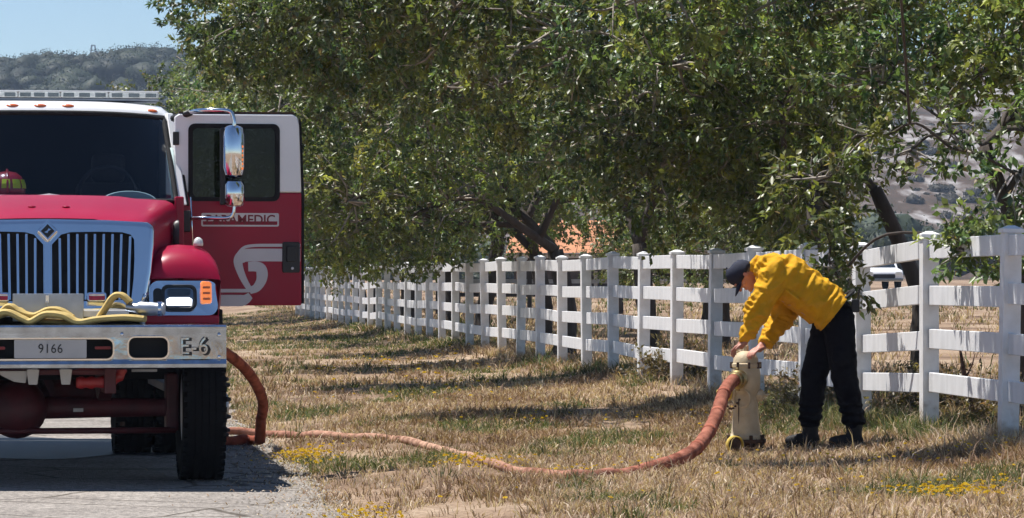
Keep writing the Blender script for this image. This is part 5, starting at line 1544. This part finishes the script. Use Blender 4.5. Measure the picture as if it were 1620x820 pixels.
# jacket tails hanging over the hips
tl = MB()
for s in (-1, 1):
    tl.capsule((.05, s*.08, 1.05), .170, (.115, s*.085, 1.00), .166)
tlo = blob('jacket_tail', tl, 'jacket_yellow', man, .0105, 3, jw)
bm = bmesh.new(); bm.from_mesh(tlo.data)
bmesh.ops.bisect_plane(bm, geom=bm.verts[:] + bm.edges[:] + bm.faces[:], plane_co=Vector((.088, 0, 1.03)), plane_no=hemn, clear_outer=True)
bm.to_mesh(tlo.data); bm.free()
md = tlo.modifiers.new('thick', 'SOLIDIFY'); md.thickness = .006; md.offset = -1
# collar
co_ = MB().loft([[(-.470 - d*.9 + .02*math.sin(a), .085*r*math.cos(a), 1.365 + d*.18 + .090*r*math.sin(a)) for a in np.linspace(0, 2*math.pi, 21)[:-1]] for d, r in ((0, 1.05), (.03, .98), (.052, .96), (.054, .90), (.0, .92))], True)
co_.build('collar', 'jacket_yellow', man, smooth='auto')
# pocket flap on the near side of the back
MB().tube([(-.30, -.262, 1.20), (-.20, -.258, 1.12)], [.012, .012], 6).build('seam', 'jacket_yellow', man)

# trousers
t = MB()
t.ell((.085, 0, 1.00), .15, .165, .15, 18, 12)
for k, (a0, a1, a2) in legs.items():
    a0, a1, a2 = Vector(a0), Vector(a1), Vector(a2)
    t.capsule(a0, .130, a1, .104); t.capsule(a1, .104, a2 + Vector((0, 0, .10)), .088)
    side = -1 if k == 'b' else 1
    pc = a0.lerp(a1, .66)
    t.ell(pc + Vector((-.02, side*.095 if k == 'b' else -.02, 0)), .07, .035, .085, 12, 8)
def twk(c, n):
    v = noise.noise(Vector((c.x*9, c.y*9, c.z*22))) * .009 + noise.noise(c*26)*.004
    if c.z < .34: v += .008*math.sin(c.z*95 + 3*noise.noise(c*8))
    return v
blob('trousers', t, 'trouser_navy', man, .0105, 3, twk)
MB().tube([(.10 + .165*math.cos(a)*.80, .172*math.sin(a), 1.09 + .105*math.cos(a)*1.0) for a in np.linspace(0, 2*math.pi, 25)], .016, 6).build('belt', 'boot_black', man)
rd = MB().prism(rrect(.205, .265, 1.03, 1.13, .015), -.16, -.11).build('belt_radio', 'black_plastic', man, .008)
MB().tube([(.25, -.135, 1.12), (.265, -.135, 1.21)], .006, 6).build('radio_aerial', 'black_plastic', rd)
# boots
for (hx, hy) in ((-.09, .09), (.225, -.10)):
    bb = MB()
    bb.capsule((hx + .0, hy, .27), .074, (hx + .005, hy, .10), .058)
    bb.capsule((hx + .028, hy, .062), .048, (hx - .08, hy, .060), .050)
    bb.capsule((hx - .06, hy, .058), .050, (hx - .150, hy, .050), .043)
    bo = blob('boot', bb, 'boot_black', man, .010, 3, lambda c, n: .003*noise.noise(c*40))
    MB().prism([(hx + .085, hy - .038), (hx + .03, hy - .045), (hx - .10, hy - .052), (hx - .18, hy - .040), (hx - .20, hy), (hx - .18, hy + .040), (hx - .10, hy + .052), (hx + .03, hy + .045), (hx + .085, hy + .038)], .0, .026, 'xy').build('sole', 'black_rubber', bo, .004)
    for k in range(4):
        MB().tube([(hx - .055 + .010*k, hy - .04, .115 + .03*k), (hx - .068 + .008*k, hy, .125 + .03*k), (hx - .055 + .010*k, hy + .04, .115 + .03*k)], .004, 5).build('lace', 'letter_black', bo)
# cap
cp = MB()
secs = []
for u, r in ((-.012, 1.045), (.02, 1.055), (.055, 1.02), (.088, .84), (.110, .55), (.120, .2), (.122, .01)):
    secs.append([hd_(.101*r*math.cos(a) - .004, .082*r*math.sin(a), u + .012*math.cos(a)) for a in np.linspace(0, 2*math.pi, 29)[:-1]])
cp.loft(secs, True, True)
cpo = cp.build('cap', 'cap_navy', man, smooth=True)
bs = []
for rr, th in ((0, 0), (1, 0), (1, 1), (0, 1)):
    pass
br = MB()
top, bot = [], []
angs = np.linspace(-1.15, 1.15, 15)
for dr in (0, .025, .05, .078):
    row = []
    for a in angs:
        ext = dr * (math.cos(a*.95)**.6)
        row.append((.099*math.cos(a) + ext*.98, .083*math.sin(a)*(1 + ext*.8), .0 - .25*ext - .020*abs(math.sin(a))**2 + .02))
    top.append(row)
br.loft([[hd_(*p) for p in row] for row in top])
bro = br.build('brim', 'cap_navy', cpo, smooth=True)
md = bro.modifiers.new('s', 'SOLIDIFY'); md.thickness = .005
MB().ell(hd_(-.004, 0, .134), .008, .008, .005, 10, 6, HM).build('button', 'cap_navy', cpo, smooth=True)

# ================================================================== BEYOND THE FENCE
# shed with an orange roof
by = 150.0
shed = empty('farm_shed', (2.6, by, gz(2.6, by) - .1), R(-8))
tag(shed, 'farm shed with a sunlit orange roof seen between the oaks', 'shed')
MB().box(-2.6, 2.6, .5, 5.0, 0, 1.75).build('wall', 'barn_wall', shed)
for k in range(6):
    x0 = -2.9 + k*.97
    rp = MB()
    rp.loft([[(x0, .1, 1.72 - .01*(k % 2)), (x0+.95, .1, 1.72 - .01*(k % 2)), (x0+.95, .1, 1.67), (x0, .1, 1.67)], [(x0, 2.75, 3.10), (x0+.95, 2.75, 3.10), (x0+.95, 2.75, 3.05), (x0, 2.75, 3.05)]], True, True)
    rp.build('roof_panel', 'barn_roof', shed)
    rp = MB()
    rp.loft([[(x0, 2.78, 3.09), (x0+.95, 2.78, 3.09), (x0+.95, 2.78, 3.04), (x0, 2.78, 3.04)], [(x0, 5.4, 1.72), (x0+.95, 5.4, 1.72), (x0+.95, 5.4, 1.67), (x0, 5.4, 1.67)]], True, True)
    rp.build('roof_panel', 'barn_roof', shed)
MB().box(-2.95, 2.95, .02, .09, 1.52, 1.66).build('fascia', 'barn_fascia', shed)
MB().box(-2.95, 2.95, .0, .085, 1.68, 1.73).build('gutter', 'rail_pale', shed)
for x in (-2.4, -.8, .8, 2.4):
    MB().box(x-.07, x+.07, .2, .34, 0, 1.66).build('porch_post', 'barn_fascia', shed)

# paddock rails far behind
pf = empty('paddock_fence', (0, 96, gz(4, 96)), 0)
tag(pf, 'low dark and pale paddock railing far behind the white fence', 'fence')
for k in range(5):
    MB().box(-2 + k*2.4, -1.88 + k*2.4, 0, .12, 0, 1.25).build('post', 'rail_dark', pf)
    if k < 4:
        for q, h in enumerate((.45, .8, 1.12)):
            MB().box(-1.878 + k*2.4, .398 + k*2.4, .03, .08, h, h + .11).build('rail', 'rail_pale' if q == 1 else 'rail_dark', pf)

def parked(name, label, cat, x, y, rz, paint, tall=1.0, kind='car'):
    c = empty(name, (x, y, gz(x, y)), rz)
    tag(c, label, cat)
    if kind == 'car':
        prof = [(-.0, .35), (0, .72), (.12, .86), (1.15, .98), (1.85, 1.50), (2.3, 1.58), (3.6, 1.56), (4.35, 1.05), (4.5, .9), (4.5, .35)]
        MB().prism(prof, -.88, .88, 'yz').build('body', paint, c, .06, smooth='auto')
        MB().loft([[(-.76, 1.16, 1.0), (.76, 1.16, 1.0), (.76, 1.14, 1.02), (-.76, 1.14, 1.02)], [(-.64, 1.80, 1.47), (.64, 1.80, 1.47), (.64, 1.78, 1.50), (-.64, 1.78, 1.50)]], True, True).build('windscreen', 'car_glass', c)
        for s in (-1, 1):
            MB().prism(rrect(s*.66-.14, s*.66+.14, .66, .78, .04), -.03, .02).build('headlight', 'clear_lens', c)
            for yy_ in (.85, 3.6):
                w_ = MB().lathe([(.05, -.1), (.33, -.1), (.34, 0), (.33, .1), (.05, .1)], 20, 'x', (s*.80, yy_, .34)).build('wheel', 'tyre_rubber', c, smooth='auto')
                MB().lathe([(.02, .1), (.2, .1), (.2, .112), (.02, .115)], 14, 'x', (s*.80, yy_, .34)).build('rim', 'dull_steel', w_)
        MB().prism(rrect(-.5, .5, .5, .68, .04), -.025, .02).build('grille', 'grille_dark', c)
        MB().box(-.86, .86, -.06, .05, .38, .50).build('bumper', 'car_blue_grey', c, .02)
    else:
        MB().box(-1.05, 1.05, 0, 4.2, .5, 2.05).build('box', paint, c, .08)
        MB().box(-.9, .9, -.012, .0, .55, 1.35).build('ramp', 'rail_pale', c)
        MB().box(-.8, .8, -.014, .0, 1.5, 1.9).build('window', 'car_glass', c)
        for s in (-1, 1):
            for yy_ in (1.7, 2.5):
                MB().lathe([(.05, -.1), (.33, -.1), (.34, 0), (.33, .1), (.05, .1)], 20, 'x', (s*.98, yy_, .34)).build('wheel', 'tyre_rubber', c, smooth='auto')
    return c
parked('parked_car', 'white car parked beyond the fence behind the leaves, right of the yellow jacket', 'car', 16.75, 165, R(6), 'white_paint')
parked('horse_trailer', 'white trailer parked beyond the fence, half hidden left of the white car', 'trailer', 14.35, 165, R(-12), 'white_paint', kind='trailer')

# dead stake leaning behind the near rails
st = MB().tube(spline([(3.66, 29.0, .25), (3.63, 29.0, .45), (3.58, 29.0, .68), (3.54, 29.0, .92)], 4), [.028, .026, .030, .026, .024, .022, .026, .022, .02, .018, .016, .012, .008], 7).build('dead_stake', 'dead_wood', None, smooth=True)
tag(st, 'thin dark dead stick leaning behind the near fence rails', 'stick')
MB().tube([(3.585, 29.0, .66), (3.64, 28.98, .78), (3.66, 28.99, .86)], [.009, .007, .003], 5).build('side_shoot', 'dead_wood', st)

# scrubby plants at the foot of the fence
shrubm = tree_meshes(201, [(0, 0, .14, .26, 1.3), (.28, .08, .12, .24, 1.3), (-.27, .05, .12, .24, 1.3), (.08, .25, .2, .24, 1.2)], [(.01, .0, .0)], (.02, 0, .06), .02, leaf=(.055, .03), dens=2.2)
sg = np.empty(len(shrubm[3].vertices)*4, np.float32); shrubm[3].attributes['tint'].data.foreach_get('color', sg)
sg = sg.reshape(-1, 4); sg[:, :3] = sg[:, :3]*np.array([.9, .6, .7]) + np.array([.075, .048, .03]); shrubm[3].attributes['tint'].data.foreach_set('color', sg.ravel())
for x, y, rz, sc, lab in ((3.52, 30.6, 0, .95, 'low grey brown shrub behind the fence right of the person\'s legs'), (2.75, 33.2, 1.3, .85, 'low shrub behind the fence seen between hydrant and legs'),
                          (4.05, 28.6, 3.0, .9, 'low shrub behind the fence beside the dead stick'), (1.75, 41.5, 4.4, 1.1, 'low shrub under the rails left of the thick trunk')):
    s_ = empty('shrub', (x, y, gz(x, y) - .02), rz); s_.scale = (sc, sc, sc)
    tag(s_, lab, 'shrub', 'shrubs along the fence foot')
    child('stem', shrubm[0], s_, (0, 0, 0)); f_ = child('foliage', shrubm[3], s_, (0, 0, 0)); f_['kind'] = 'stuff'; f_ = child('twigs', shrubm[2], s_, (0, 0, 0)); f_['kind'] = 'stuff'

# lattice mast on the ridge
tx, ty = -96.5, 845.0
tz = float(hill_h(tx, ty))
tower = empty('ridge_mast', (tx, ty, tz), 0)
tag(tower, 'tiny pale mast on the wooded ridge against the hill', 'mast')
for sx in (-1, 1):
    for sy in (-1, 1):
        MB().tube([(sx*1.1, sy*1.1, 0), (sx*.35, sy*.35, 6.5)], .16, 4).build('leg', 'tower_white', tower)
for h in (1.5, 3, 4.5, 6.4):
    w_ = 1.1 - .75*h/6.5
    MB().box(-w_, w_, -w_, w_, h-.12, h+.12).build('platform', 'tower_white', tower)

# ------------------------------------------------------------------ summer haze
hz_ = MB().box(-700, 700, -60, 1190, -8, 82).build('haze', 'vinyl_white')
hm_, nt, b = new_mat('haze_air')
nt.nodes.remove(b)
pv = nt.nodes.new('ShaderNodeVolumePrincipled')
pv.inputs['Color'].default_value = (.62, .76, 1.0, 1)
pv.inputs['Density'].default_value = .00019
pv.inputs['Anisotropy'].default_value = .2
nt.links.new(pv.outputs[0], nt.nodes['Material Output'].inputs['Volume'])
hz_.data.materials.clear(); hz_.data.materials.append(hm_)
tag(hz_, 'thin blue summer haze over the far hills', 'haze', kind='stuff')
